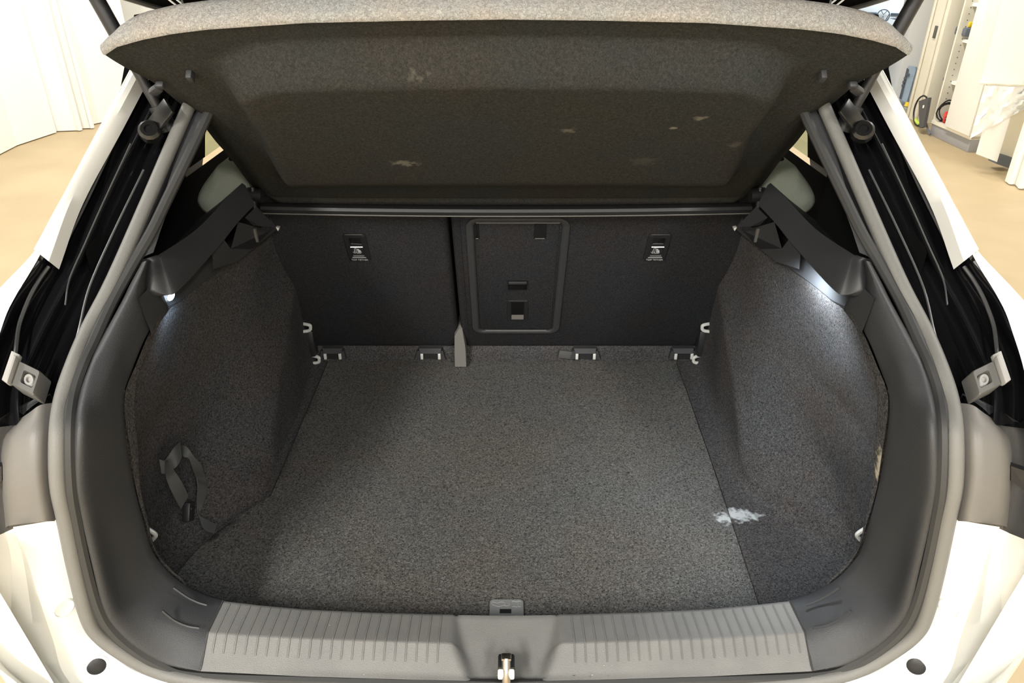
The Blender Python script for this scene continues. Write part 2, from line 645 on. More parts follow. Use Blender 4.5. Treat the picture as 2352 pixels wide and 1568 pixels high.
ks = [k / 90 for k in range(91)]
rows_r = [sill_row(k) for k in ks]
rows = [flip(r, -1) for r in rows_r] + [flip(r, 1) for r in rows_r[::-1]][1:]
sill = G().grid(rows).put('boot_sill', M['sill'], car, 'grey ribbed plastic loading sill with a latch recess in the middle', ang=60)
rib_me = None
for s, side in LR:
    for i in range(22):
        k = 0.028 + i * (0.772 - 0.028) / 21
        r = sill_row(k)[3:]
        pts = [r[q] + Vector((0, -.0003, .0003)) for q in (1, 3, 5, 7, 8, 9, 10, 11)]
        pts[-1] = lerp(r[10], r[11], .75)
        G().tube(flip(pts, s), 0.0014, 5).put('rib', M['sill'], sill)
    seam = [p + Vector((0, 0, .0006)) for p in sill_row(0.0)[3:]]
    G().tube(flip(seam, s), 0.0016, 5).put('seam', M['rubber_dark'], sill)

grit = random.Random(11)
for (px, py, r_, dark) in ((1318, 1551, .0022, 1), (1356, 1553, .003, 1), (1397, 1551, .0018, 1), (1386, 1528, .0016, 0), (1406, 1527, .0016, 0), (836, 1548, .002, 0), (1142, 1550, .0012, 0), (1360, 1549, .0016, 0), (758, 1435, .0012, 0)):
    c_ = onprof(px, py, BP) + Vector((0, -.0015, .0015))
    G().add([c_ + Vector((r_ * math.cos(k * 1.047) * grit.uniform(.7, 1.3), -r_ * .55 * math.sin(k * 1.047), r_ * .8 * math.sin(k * 1.047) * grit.uniform(.7, 1.2))) for k in range(6)] + [c_ + Vector((0, -.001, .001))], [(k, (k + 1) % 6, 6) for k in range(6)]) \
        .put('grit', M['plastic_dark'] if dark else M['white_matte'], sill)
# latch striker in the recess
q = onprof(1163, 1525, BP)
lt = G()
slot = onprof(1163, 1527, BP, .004)
sb = G().box((slot.x, slot.y + .006, slot.z - .012), (.024, .024, .03), bev=.003).put('latch_slot', M['plastic_dark'], sill)
top_, bot_ = onY(1163, 1510, .705), onY(1163, 1557, .688)
G().tube([bot_ + Vector((0, 0, -.02)), bot_, lerp(bot_, top_, .5), top_], .0062, 12).box(top_ + Vector((0, 0, .001)), (.014, .011, .005), bev=.0015) \
    .put('latch_striker', M['steel'], sill, 'bare steel latch pin')
for dx in (-13, 12):
    b_ = onY(1163 + dx, 1548, .69)
    G().box(b_, (.008, .008, .014), bev=.002).put('latch_pad', M['white_matte'], sill, 'cream plastic pad beside the latch pin')

# ---- side carpets with wheel-arch hump
ZS = [.73, .85, 1.0, 1.12, 1.20, 1.27]
XO = [.606, .604, .580, .540, .509, .500]                  # pocket behind the wheel arch
XIN = [.484, .489, .486, .478, .470, .464]                 # flat face of the arch
XNEAR = [.500, .506, .492, .478, .462, .455]               # beside the seat
FLZ, FLW = [.73, .95, 1.06, 1.2, 1.27], [.0, .0, .012, .036, .04]
AC, AS_ = math.cos(math.radians(35)), math.sin(math.radians(35))
TOPY = [.86, .90, .93, 1.04, 1.2, 1.45, 1.7]
TOPZ = [1.225, 1.236, 1.246, 1.218, 1.203, 1.200, 1.19]
RECL = math.radians(29)


def seatY(z):
    return 1.70 - (z - .768) * math.tan(RECL)


_rim = sorted([(p.z, p.y, p.x) for p in ci if p.z > .86 and p.y < .94], key=lambda q: q[0])
RIMZ, RIMY, RIMX = [q[0] for q in _rim], [q[1] for q in _rim], [q[2] for q in _rim]


def ringY(z):
    return table(RIMZ, RIMY, z)


def wallX(y, z):
    xin = lerp(table(ZS, XIN, z), table(ZS, XNEAR, z), sstep(1.40, 1.70, y))
    xo = lerp(table(ZS, XO, z), xin + .02, sstep(1.05, 1.42, y))
    d = (1.172 - y) * AS_ + (z - .73) * AC                  # behind / above the edge of the arch
    f = 0 if d < 0 else (1 if d > .15 else 1 - (1 - d / .15) ** 2)
    x = lerp(xin, xo, f)
    e = y - ringY(z) - .008
    fl = table(FLZ, FLW, z)
    x = lerp(table(RIMZ, RIMX, z) - .002 + .05 * max(0, e), x, sstep(fl, fl + table([.9, 1.1], [.008, .03], z), e))
    return x


def seamX(y, s):
    return max(.470, wallX(max(y, .83), .73) - .030) if s < 0 else table([.80, .889, 1.156, 1.589, 1.75], [.417, .4215, .432, .445, .45], y)


for s, side in LR:
    rows = []
    NT, NZ = 96, 46
    for i in range(NT + 1):
        t = i / NT
        t = t ** 1.2
        ytop = lerp(ringY(1.25) + .003, seatY(1.20) - .004, t)
        zt = table(TOPY, TOPZ, ytop)
        row = []
        y0 = lerp(.806, 1.70, t)
        xw = wallX(y0, .73)
        xs = seamX(y0, s)
        rf = max(.004, min(.035, xw - xs - .004))
        row.append(Vector((xs, y0, .7305)))
        row.append(Vector((xs, y0, .7340)))
        for k in (.02, .25, .5, .75):
            row.append(Vector((lerp(xs, xw - rf, k), y0, .7352)))
        for k in (0, .25, .5, .75, 1.0):
            a = k * math.pi / 2
            row.append(Vector((xw - rf + rf * math.sin(a), y0, .7352 + rf * (1 - math.cos(a)))))
        for j in range(1, NZ + 1):
            z = lerp(.775, zt, j / NZ)
            y = lerp(ringY(z) + .003, seatY(z) - .004, t)
            x = wallX(y, z) + .0018 * math.sin(y * 31 + z * 17) * math.sin(z * 23)
            row.append(Vector((x, y, z)))
        rows.append(flip(row, s))
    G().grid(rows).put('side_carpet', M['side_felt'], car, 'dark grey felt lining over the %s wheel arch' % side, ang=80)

# ---- upper side trims: ledge that carries the parcel shelf, lower strip, hook tray
LOW = [(1998, 676), (1977, 668), (1941, 677), (1912, 663), (1839, 583), (1778, 509), (1741, 470)]     # sharp lower edge
UPR = [(1996, 596), (1979, 592), (1962, 586), (1947, 580), (1867, 525), (1803, 458), (1765, 420)]     # ridge
lowX = [.506, .486, .470, .461, .459, .456, .455]
upX = [.506, .491, .487, .485, .481, .476, .474]
low = [onX(x, y, X) for (x, y), X in zip(LOW, lowX)]
upr = [onX(x, y, X) for (x, y), X in zip(UPR, upX)]
TOPC = [(1960, 717), (1935, 700), (1900, 680), (1850, 625), (1780, 600), (1690, 528)]
for s, side in LR:
    lo, up = catmull(low, 5), catmull(upr, 5)
    rows = []
    for a, b in zip(lo, up):
        out_ = Vector((b.x + .15, b.y + .10, b.z - .11))
        und = Vector((.505, a.y + .004, a.z - .006))
        und2 = Vector((.507, a.y + .006, a.z - .05))
        rows.append(flip([und2, und, lerp(und, a, .9), a, a + Vector((.0005, 0, .003)), lerp(a, b, .5), b + Vector((-.001, 0, -.004)), b + Vector((.004, 0, 0)), lerp(b, out_, .4), out_], s))
    ledge = G().grid(rows).put('shelf_support', M['plastic'], car, 'charcoal plastic ledge along the %s side that carries the shelf' % side, ang=50)
    # strip between the ledge and the carpet
    rows = []
    for i in range(25):
        y = lerp(.895, 1.225, i / 24)
        zt = table(TOPY, TOPZ, y)
        x = wallX(y, zt)
        rows.append(flip([Vector((x + .012, y, zt - .02)), Vector((x - .003, y, zt - .003)), Vector((x - .003, y, zt + .004)), Vector((x, y, lerp(zt, 1.275, .6))), Vector((x + .002, y, 1.285))], s))
    G().grid(rows).put('lower_strip', M['plastic'], ledge)
    # tray with a hole and hook
    d1, d2 = Vector((.455, 1.40, 1.25)), Vector((.478, 1.222, 1.25))
    trO = Vector((.478, 1.222, 1.203))
    ex = (Vector((.460, 1.44, 1.203)) - trO).normalized()
    ey = Vector((-.10, 0, 1)).normalized()
    fr = Fr(trO, ex, ey)
    if fr.n.x > 0:
        fr.n = -fr.n

    def trp(px, py, h=0):
        return fr.px(px, py)
    outer = [trp(*p) for p in [(1782, 601), (1690, 528), (1706, 500), (1737, 474), (1772, 500), (1839, 583), (1836, 617)]]
    hole = [trp(*p) for p in [(1704, 530), (1739, 522), (1779, 510), (1811, 551), (1796, 571), (1744, 573)]]
    g = G()
    bm = bmesh.new()
    ov = [bm.verts.new(fr.p(x, y, 0)) for x, y in outer]
    hv = [bm.verts.new(fr.p(x, y, 0)) for x, y in hole]
    ed = [bm.edges.new((L_[i], L_[(i + 1) % len(L_)])) for L_ in (ov, hv) for i in range(len(L_))]
    bmesh.ops.triangle_fill(bm, edges=ed, use_beauty=True)
    bm.verts.index_update()
    g.add([v.co.copy() for v in bm.verts], [tuple(v.index for v in f.verts) for f in bm.faces])
    bm.free()
    h0 = [fr.p(x, y, 0) for x, y in hole]
    cx_, cy_ = sum(p[0] for p in hole) / 6, sum(p[1] for p in hole) / 6
    h1 = [fr.p(lerp(cx_, x, .98), lerp(cy_, y, .98), -.004) for x, y in hole]
    h2 = [fr.p(lerp(cx_, x, .9), lerp(cy_, y, .9), -.05) for x, y in hole]
    g.loops([h0, h1, h2], False, True)
    g.v = flip(g.v, s)
    tray = g.put('hook_tray', M['plastic'], car, 'charcoal plastic tray with a hook hole beside the %s end of the seat' % side, ang=30)
    cav = G().loops([[p + fr.n * .0 for p in [fr.p(lerp(cx_, x, .88), lerp(cy_, y, .88), -.046) for x, y in hole]], [fr.p(lerp(cx_, x, .8), lerp(cy_, y, .8), -.045) for x, y in hole]])
    cav.v = flip(cav.v, s)
    cav.put('tray_bottom', M['plastic_dark'], tray)
    a, b = trp(1745, 527), trp(1738, 557)
    hk = G().prism([fr.p(a[0], a[1], .004), fr.p(b[0], b[1], .004), fr.p(b[0] + .004, b[1], -.035), fr.p(a[0] + .004, a[1], -.035)], fr.ex * .005)
    hk.v = flip(hk.v, s)
    hk.put('hook', M['bracket'], tray)
    bw = [trp(*p) for p in [(1740, 475), (1766, 500), (1747, 518), (1712, 520)]]
    wd = G().add([fr.p(bw[0][0], bw[0][1], .002), fr.p(bw[1][0], bw[1][1], .002), fr.p(bw[2][0], bw[2][1], .018), fr.p(bw[3][0], bw[3][1], .018)]
                 + [fr.p(bw[2][0], bw[2][1], .002), fr.p(bw[3][0], bw[3][1], .002)], [(0, 1, 2, 3), (3, 2, 4, 5), (0, 3, 5), (1, 4, 2)])
    wd.v = flip(wd.v, s)
    wd.put('bracket_face', M['plastic'], tray, ang=20)
    # metal tip of the seat catch, seen as a small pale triangle
    t0 = onY(sym(641), 523, 1.43)
    G().prism(flip([t0, t0 + Vector((.007, 0, .001)), t0 + Vector((.003, 0, -.007))], s), (0, .01, 0)).put('seat_catch', M['chrome'], tray, 'bright metal tip of the seat catch')

# ---- boot lamps under the ledges
for s, (px, py), side in ((-1, (392, 680), 'left'), (1, (1862, 622), 'right')):
    p = onX(px, py, .499 * s) if s < 0 else Vector((.487, 1.075, 1.262))
    rows = [[p + Vector((-.004 * s * math.sin(a), math.cos(b) * math.cos(a) * .011, math.sin(b) * math.cos(a) * .006)) for b in [2 * math.pi * k / 14 for k in range(14)]] for a in (0, .5, 1.0, 1.4)]
    lamp = G().loops(rows).put('boot_lamp', M['lens'], car, 'glowing bluish boot lamp under the %s ledge' % side)
    l = bpy.data.lights.new('boot_lamp_light', 'SPOT')
    l.energy = 0.5 if s < 0 else 9.0
    l.spot_size, l.spot_blend = math.radians(150), 1.0
    l.color = (0.55, 0.76, 1.0) if s < 0 else (0.80, 0.90, 1.0)
    l.shadow_soft_size = .012
    lo_ = bpy.data.objects.new('boot_lamp_light', l)
    lo_.location = p + Vector((-.022 * s, 0, -.010)) if s < 0 else Vector((.450, 1.08, 1.255))
    lo_.rotation_euler = Vector((s * -.25, .0, 1)).to_track_quat('Z', 'Y').to_euler()
    COL.objects.link(lo_)
    lo_.parent = lamp

# ---- tie-down rings
for s, side in LR:
    for (pts, Y, where) in (([(685, 748), (706, 745), (713, 751), (706, 760), (686, 762)], 1.635, 'upper tie ring beside the %s seat corner'),
                            ([(712, 820), (728, 819), (733, 825), (727, 833), (706, 834)], 1.655, 'lower tie ring at the %s seat corner')):
        p3 = [onY(sym(x), y, Y) for x, y in pts]
        p3[0] += Vector((.03, 0.02, 0))
        p3[-1] += Vector((.03, 0, 0))
        p3 = catmull(p3, 4)
        G().tube(flip(p3, s), .0042, 8).put('tie_ring', M['chrome'], car, 'pale zinc ' + where % side)
    p3 = [onY(sym(x), y, .91) for x, y in [(322, 1206), (342, 1216), (357, 1227), (354, 1235), (345, 1243), (332, 1250)]]
    p3 = catmull(p3, 4)
    G().tube(flip(p3, s), .0036, 8).put('tie_ring', M['chrome'], car, 'pale zinc tie ring half hidden by the %s opening trim' % side)
    # dark seat-latch bracket behind the upper ring
    bk = G().box(onY(sym(712), 785, 1.665) , (.03, .03, .075), bev=.006)
    bk.v = flip(bk.v, s)
    bk.put('seat_pivot', M['plastic_dark'], car)

# ---- strap on the left lining
def st(x, y, X):
    return onX(300 + x * .1786, 980 + y * .1786, -X)


strap = G()
prs = [((630, 235), (640, 290), .575), ((720, 255), (690, 380), .558), ((830, 400), (760, 405), .548), ((900, 470), (800, 510), .545), ((940, 580), (830, 600), .55),
       ((975, 700), (850, 650), .556), ((985, 800), (870, 750), .553), ((950, 950), (860, 900), .56), ((900, 1090), (860, 1010), .566), ((905, 1210), (880, 1130), .560), ((960, 1320), (1000, 1200), .545), ((1080, 1370), (1105, 1255), .528)]
e1 = catmull([st(a[0], a[1], X) for a, b, X in prs], 5)
e2 = catmull([st(b[0], b[1], X + .004) for a, b, X in prs], 5)


def ribbon(e1, e2, th=.0016):
    o = Vector((-th, 0, 0))
    return G().grid([[a, lerp(a, b, .5), b, b + o, a + o] for a, b in zip(e1, e2)], True)


strapo = ribbon(e1, e2).put('cargo_strap', M['webbing'], car, 'dark elastic strap loop on the left felt lining')
e1 = [st(380, 420, .578), st(455, 425, .57), st(560, 270, .562), st(640, 190, .572)]
e2 = [st(410, 600, .578), st(470, 600, .574), st(600, 500, .556), st(660, 385, .556)]
ribbon(catmull(e1, 4), catmull(e2, 4)).put('strap_fold', M['webbing'], strapo)
e1 = [st(455, 430, .565), st(462, 610, .568), st(490, 720, .565), st(560, 880, .562), st(650, 1050, .56)]
e2 = [st(505, 440, .552), st(560, 560, .55), st(590, 600, .552), st(665, 720, .552), st(745, 890, .554)]
ribbon(catmull(e1, 4), catmull(e2, 4)).put('strap_fold', M['webbing'], strapo)
bc = st(745, 1090, .556)
mb = Matrix.Rotation(math.radians(-35), 3, 'X')
G().box(bc, (.014, .024, .034), mb, .003).box(bc + Vector((.008, .002, .006)), (.003, .018, .004), mb, .001).put('strap_buckle', M['plastic_dark'], strapo, 'black plastic buckle')

# ---- carpet strip and seat anchors along the back of the boot floor
G().grid([[Vector((x, 1.692, z)) for z in (.70, .735, .765)] + [Vector((x, 1.70, .775)), Vector((x, 1.78, .775))] for x in [-.56 + .04 * k for k in range(29)]]) \
    .put('rear_crossmember', M['side_felt'], car, 'felt strip between the boot floor and the seat backs')


def anchor(x0, x1, right_bar=True):
    """moulded cover, dark pocket, two bright bars"""
    Y = 1.680
    cov = [onY(x0, 800, Y + .004), onY(x1, 800, Y + .004), onY(x1 - 4, 812, Y - .006), onY(x0 + 4, 812, Y - .006)]
    g = G().add(cov + [p + Vector((0, .03, -.0)) for p in cov], [(0, 1, 2, 3), (3, 2, 6, 7), (0, 3, 7, 4), (1, 5, 6, 2), (0, 4, 5, 1)])
    for (xa, xb) in ((x0 - 9, x0 + 2), (x1 + 9, x1 - 2)):
        pl = [onY(xa, 826, Y), onY(xb, 824, Y), onY(xb + (2 if xa < xb else -2), 806, Y), onY(xb - (5 if xa < xb else -5), 806, Y)]
        g.prism(pl, (0, .02, 0))
    an = g.put('seat_anchor', M['plastic'], car, ang=25)
    b0, b1 = onY(x0 + 4, 812, Y + .002), onY(x1 - 4, 824, Y + .002)
    G().box(((b0.x + b1.x) / 2, Y + .012, (b0.z + b1.z) / 2), (b1.x - b0.x, .02, abs(b0.z - b1.z))).put('anchor_pocket', M['plastic_dark'], an)
    for x in (x0 + 7, x1 - 5):
        c = onY(x, 818, Y - .003)
        G().box(c, (.0075, .006, .017), bev=.0015).put('anchor_bar', M['chrome'], an, 'bright metal bar of the seat anchor')
    return an


tag(anchor(740, 786), 'seat anchor nearest the left wall')
tag(anchor(962, 1014), 'seat anchor left of the upright prong')
tag(anchor(1318, 1370), 'seat anchor right of the hatch')
tag(anchor(1545, 1594), 'seat anchor nearest the right wall')
# webbing stub beside the third anchor
G().box(onY(1299, 814, 1.684), (.036, .006, .022), Matrix.Rotation(.15, 3, 'Y'), .002).put('webbing_stub', M['webbing'], car)
# upright prong between the seat backs
Y = 1.655
pr = [onY(1045, 842, Y), onY(1071, 842, Y), onY(1069, 800, Y), onY(1062, 757, Y), onY(1054, 755, Y), onY(1044, 772, Y), onY(1044, 800, Y)]
G().prism(pr, (0, .04, .02)).put('seat_divider', M['taupe'], car, 'grey plastic prong standing between the two seat backs', ang=25)

# ---- small release flap lying on the floor behind the sill
# (built with the floor panel below)

# ---- black frame channel, white rail, body sides
g0 = [(505, 75), (411, 268), (328, 450), (245, 636), (189, 748), (151, 839), (128, 905), (119, 965)]
g5 = [(385, 70), (268, 268), (172, 440), (100, 592), (30, 690), (-2, 770), (-30, 870), (-36, 985)]
fr_ = [0, .10, .22, .36, .46, .55, .72, .82, .93, 1.0]
of_ = [(0, -.002), (.020, -.022), (.028, -.030), (.026, -.028), (.012, -.010), (.010, -.008), (.020, -.014), (.018, -.012), (.004, .010), (0, .02)]
R1 = [(352, 70), (236, 290), (124, 500), (82, 576)]
for s, side in LR:
    cols = []
    for f_, (dy, dz) in zip(fr_, of_):
        pts = [(a[0] + (b[0] - a[0]) * f_, a[1] + (b[1] - a[1]) * f_) for a, b in zip(g0, g5)]
        wob = 7 * math.sin(f_ * math.pi)
        pts = [(x + (wob if i in (4,) else -wob if i in (6,) else 0), y) for i, (x, y) in enumerate(pts)]
        cols.append(catmull(curve(pts, OP, dy, dz), 6))
    rows = [flip(catmull([c[i] for c in cols], 3), s) for i in range(len(cols[0]))]
    chan = G().grid(rows).put('frame_channel', M['gloss_black'], car, 'gloss black painted channel of the %s tailgate frame' % side, ang=80)
    for lnpts, r_ in (([(112, 612), (92, 640), (72, 675), (56, 712), (44, 748), (38, 790), (34, 830)], .0026), ([(88, 600), (68, 625), (46, 662), (22, 708), (4, 745), (-12, 800)], .0030),
                      ([(300, 330), (235, 470), (195, 560), (160, 640), (150, 700)], .0012), ([(330, 390), (262, 530), (205, 660), (178, 770), (145, 860)], .0016), ([(275, 300), (205, 450), (150, 560), (122, 604)], .0022)):
        p3 = catmull([onprof(sym(x), y, OP, .002, .004 if x < 120 else -.008) for x, y in lnpts], 5)
        G().tube(flip(p3, s), r_, 6).put('hem_fold', M['hem'], chan)
    r0 = curve([(372, 70), (267, 268), (170, 446), (112, 600)], OP, -.004, .022)
    r1 = curve(R1, OP, 0, .020)
    rows = []
    for a, b in zip(catmull(r0, 8), catmull(r1, 8)):
        n_ = Vector((.15, -.55, .80)).normalized()
        rows.append(flip([a - n_ * .02, a, lerp(a, b, .25) + n_ * .006, lerp(a, b, .55) + n_ * .007, lerp(a, b, .62) + n_ * .003, lerp(a, b, .7) + n_ * .007, lerp(a, b, .95) + n_ * .005, b, b - n_ * .03 + Vector((.01, 0, 0))], s))
    G().grid(rows).put('side_rail', M['white_paint'], car, 'white painted rail along the %s roof edge' % side, ang=35)
    # quarter panel
    q0 = curve([(352, 70), (238, 290), (124, 500), (92, 585), (30, 690), (-2, 770), (-30, 870), (-36, 985)], OP, 0, .016)
    q1 = curve([(350, 70), (232, 290), (116, 500), (80, 575), (-6, 668), (-60, 735), (-110, 830), (-130, 960)], OP, 0.01, .018)
    rows = []
    for a, b in zip(catmull(q0, 6), catmull(q1, 6)):
        rows.append(flip([a, b] + [b + Vector((.018, .015, -.03)), b + Vector((.05, .06, -.12)), Vector((b.x + .10, b.y + .08, .85)), Vector((b.x + .10, b.y + .08, .35))], s))
    G().grid(rows).put('quarter_panel', M['white_paint'], car, 'white %s rear quarter of the body' % side, ang=50)
    # side of the body further forward
    f0 = [q1[0]]
    last = rows[0]
    g = G()
    top_front = Vector((s * .60, 2.9, 1.60))
    g.grid([[last[1], Vector((s * .70, last[1].y + .15, 1.20)), last[4], last[5]],
            [Vector((s * .585, 1.65, 1.60)), Vector((s * .70, 1.65, 1.20)), Vector((s * .76, 1.7, .85)), Vector((s * .76, 1.7, .35))]])
    g.grid([[Vector((s * .70, 1.65, 1.20)), Vector((s * .76, 1.7, .85)), Vector((s * .76, 1.7, .35))], [Vector((s * .74, 3.2, 1.20)), Vector((s * .82, 3.2, .85)), Vector((s * .82, 3.2, .35))]])
    g.put('body_side', M['white_paint'], car, ang=30)
    # clip bracket with screw
    cl = [onprof(sym(x), y, OP, -.006, .008) for x, y in [(45, 832), (98, 858), (84, 908), (27, 886)]]
    fb = Fr(sum(cl, Vector()) / 4, cl[1] - cl[0], cl[0] - cl[3])
    if fb.n.y > 0:
        fb.n = -fb.n
    sx, sy = (cl[1] - cl[0]).length / 2, (cl[0] - cl[3]).length / 2
    g = G().loops(loopset(fb, [(rr(-sx, -sy, sx, sy, .003), -.02), (rr(-sx, -sy, sx, sy, .003), .004), (rr(-sx * .96, -sy * .94, sx * .96, sy * .94, .003), .006),
                               (rr(-sx * .25, -sy * .55, sx * .8, sy * .5, .003), .006), (rr(-sx * .2, -sy * .5, sx * .75, sy * .45, .003), -.008)]))
    g.v = flip(g.v, s)
    br = g.put('clip_bracket', M['bracket'], car, 'grey plastic clip screwed in the %s frame corner' % side, ang=30)
    g = G().box(fb.p(-sx * 1.02, 0, .008), (.006, sy * 2.3, .010), fb.m(), .0015).box(fb.p(-sx * 1.25, sy * .2, .004), (.014, sy * 2.5, .006), fb.m(), .001)
    g.v = flip(g.v, s)
    g.put('clip_edge', M['grey_metal'], br)
    n_ = 14
    def ringl(r, h):
        return [fb.p(sx * .2 + r * math.cos(2 * math.pi * k / n_), -sy * .02 + r * math.sin(2 * math.pi * k / n_), h) for k in range(n_)]
    g = G().loops([ringl(.0085, -.008), ringl(.0085, .001), ringl(.007, .003), ringl(.004, .003), ringl(.0035, .0)])
    g.v = flip(g.v, s)
    g.put('screw', M['grey_metal'], br)
    # taupe corner panel and black lamp bay beside it
    w0 = [(121, 925), (117, 1000), (118, 1108), (134, 1196)]
    w1 = [(92, 930), (80, 1000), (80, 1100), (96, 1198)]
    w2 = [(66, 948), (24, 1009), (16, 1100), (27, 1206)]
    w3 = [(40, 965), (5, 1010), (2, 1100), (12, 1212)]
    a0, a1, a2, a3 = curve(w0, OP, .006), curve(w1, OP, -.016), curve(w2, OP, .0), curve(w3, OP, .05)
    rows = [flip(catmull(list(r), 4), s) for r in zip(*(catmull(a, 5) for a in (a0, a1, a2, a3)))]
    G().grid(rows).put('corner_panel', M['taupe'], car, 'taupe plastic panel below the %s frame channel' % side, ang=70)
    v0 = curve([(125, 900), (60, 945), (20, 1009), (14, 1100), (22, 1214)], OP, .045)
    v1 = curve([(60, 925), (0, 968), (-25, 1020), (-30, 1120), (-4, 1232)], OP, .04)
    v2 = curve([(-40, 985), (-60, 1000), (-90, 1060), (-110, 1150), (-120, 1270)], OP, .0)
    rows = [flip(catmull(list(r), 4), s) for r in zip(*(catmull(a, 5) for a in (v0, v1, v2)))]
    bay = G().grid(rows).put('lamp_bay', M['plastic'], car, 'charcoal tail lamp housing at the %s rear corner' % side, ang=60)
    pl = [onprof(sym(x), y, OP, .02) for x, y in [(4, 1070), (4, 1104), (-40, 1135), (-40, 1085)]]
    G().prism(flip(pl, s), (0, .012, 0)).put('lamp_plate', M['plastic_dark'], bay)
    # gas strut
    p0 = onY(sym(385), 287, 1.145)
    pa = onY(sym(262), 68, 1.14)
    d_ = (pa - p0).normalized()
    end = p0 + d_ * .36
    ax = [p0, p0 + d_ * .03]
    strut = G().tube(flip([p0 + d_ * .02, p0 + d_ * .10], s), .0075, 10).put('gas_strut', M['plastic_dark'], car, 'black gas strut holding up the %s side of the tailgate' % side)
    G().tube(flip([p0 + d_ * .09, end], s), .0105, 12).put('strut_cylinder', M['plastic_dark'], strut)
    G().tube(flip([p0 - d_ * .008, p0 + d_ * .03], s), .0125, 10).tube(flip([p0, p0 + Vector((.02, .0, -.005))], s), .007, 8).put('strut_socket', M['plastic_dark'], strut)
    bt = onY(sym(343), 298, 1.10)
    n_v = Vector((-.25, -.7, .6)).normalized()
    def disc(r, h):
        e1_ = n_v.cross(Vector((1, 0, 0))).normalized()
        e2_ = n_v.cross(e1_)
        return flip([bt + n_v * h + e1_ * r * math.cos(2 * math.pi * k / 14) + e2_ * r * math.sin(2 * math.pi * k / 14) for k in range(14)], s)
    mp = onY(sym(368), 270, 1.115)
    G().box((mp.x * s, mp.y, mp.z), (.05, .03, .006), Matrix.Rotation(.8 * s, 3, 'Y') @ Matrix.Rotation(.9, 3, 'X'), .002).put('strut_plate', M['strut_metal'], strut)
    G().loops([disc(.016, -.012), disc(.016, .0), disc(.012, .004), disc(.007, .004), disc(.006, .001)]).put('strut_bolt', M['strut_metal'], strut)
    # inner trim of the rear pillar, fabric look
    p_0 = curve([(545, 80), (430, 295), (372, 462), (320, 596)], OP, .012)
    p_1 = curve([(560, 100), (464, 313), (412, 420), (379, 501), (352, 580)], OP, .014)
    p_0, p_1 = catmull(p_0, 8), catmull(p_1, 6)
    rows = []
    for a, b in zip(p_0, p_1):
        rows.append(flip([a, lerp(a, b, .5) + Vector((-.002, -.002, .002)), b, b + Vector((.004, .008, -.002)), b + Vector((.06, .03, -.01)), Vector((.62, b.y + .12, b.z))], s))
    G().grid(rows).put('pillar_trim', M['plastic'], car, 'dark fabric covered trim of the %s rear pillar' % side, ang=50)
    # cabin side, window and headrest-like bolster
    g = G()
    g.grid([[Vector((s * .64, y, 1.29)), Vector((s * .67, y, .80))] for y in (1.15, 1.5, 2.0, 3.2)])
    g.grid([[Vector((s * .60, 1.30, 1.60)), Vector((s * .66, 1.12, 1.29))], [Vector((s * .60, 1.62, 1.60)), Vector((s * .66, 1.62, 1.29))]])
    g.grid([[Vector((s * .58, 1.62, 1.62)), Vector((s * .61, 1.62, 1.55))], [Vector((s * .60, 3.2, 1.62)), Vector((s * .63, 3.2, 1.55))]])
    g.add([Vector((s * .588, y, z)) for y, z in ((.97, 1.0), (.97, 1.32), (1.15, 1.46), (1.34, 1.52), (1.34, 1.0))], [(0, 1, 2, 3, 4)])  # added black sheet stands for shade over the white panel behind
    g.put('cabin_side', M['void'], car, ang=30)
    G().grid([[Vector((s * .615, 1.63, 1.55)), Vector((s * .668, 1.63, 1.285))], [Vector((s * .64, 3.2, 1.55)), Vector((s * .668, 3.2, 1.285))]]).put('side_window', M['glass'], car)
    # patch of side-window light on the trim, built as a pale padded bolster
    Y = 1.43
    ol = [(500, 380), (560, 383), (600, 420), (560, 455), (515, 484), (478, 488), (458, 470), (456, 448), (470, 420)]
    pts = [onY(sym(x), y, Y) for x, y in ol]
    cen = sum(pts, Vector()) / len(pts)
    sm = [p for p in catmull(pts + [pts[0]], 4)[:-1]]
    lo0 = [p + Vector((0, .10, 0)) for p in sm]
    l2 = [lerp(p, cen, .07) + Vector((0, -.012, 0)) for p in sm]
    l3 = [lerp(p, cen, .3) + Vector((0, -.028, 0)) for p in sm]
    l4 = [lerp(p, cen, .7) + Vector((0, -.034, 0)) for p in sm]
    G().loops([flip(x, s) for x in (lo0, sm, l2, l3, l4)]).put('seat_bolster', M['headrest'], car, 'padded seat shoulder on the %s, side-window light put into its pale grey-green colour' % side, ang=80)

G().box((0, 1.40, 1.56), (1.10, .03, .09), bev=.008).put('roof_header', M['void'], car)
# roof, floor pan and wheels of the car
G().box((0, 2.4, 1.615), (1.2, 1.5, .03), bev=.01).put('roof_panel', M['gloss_black'], car)
G().box((0, 2.2, .66), (1.30, 2.3, .06)).box((0, 1.2, .69), (1.16, .80, .03)).put('floor_pan', M['plastic_dark'], car)
for s, side in LR:
    n_ = 28
    prof = [(.20, .0), (.22, .015), (.30, .02), (.335, .03), (.345, .06), (.345, .17), (.335, .20), (.20, .215)]
    rows = [[Vector((s * (.60 + h), 1.78 + r * math.cos(2 * math.pi * k / n_), .345 + r * math.sin(2 * math.pi * k / n_))) for k in range(n_)] for r, h in prof]
    G().loops(rows, True, True).put('wheel', M['tyre'], car)

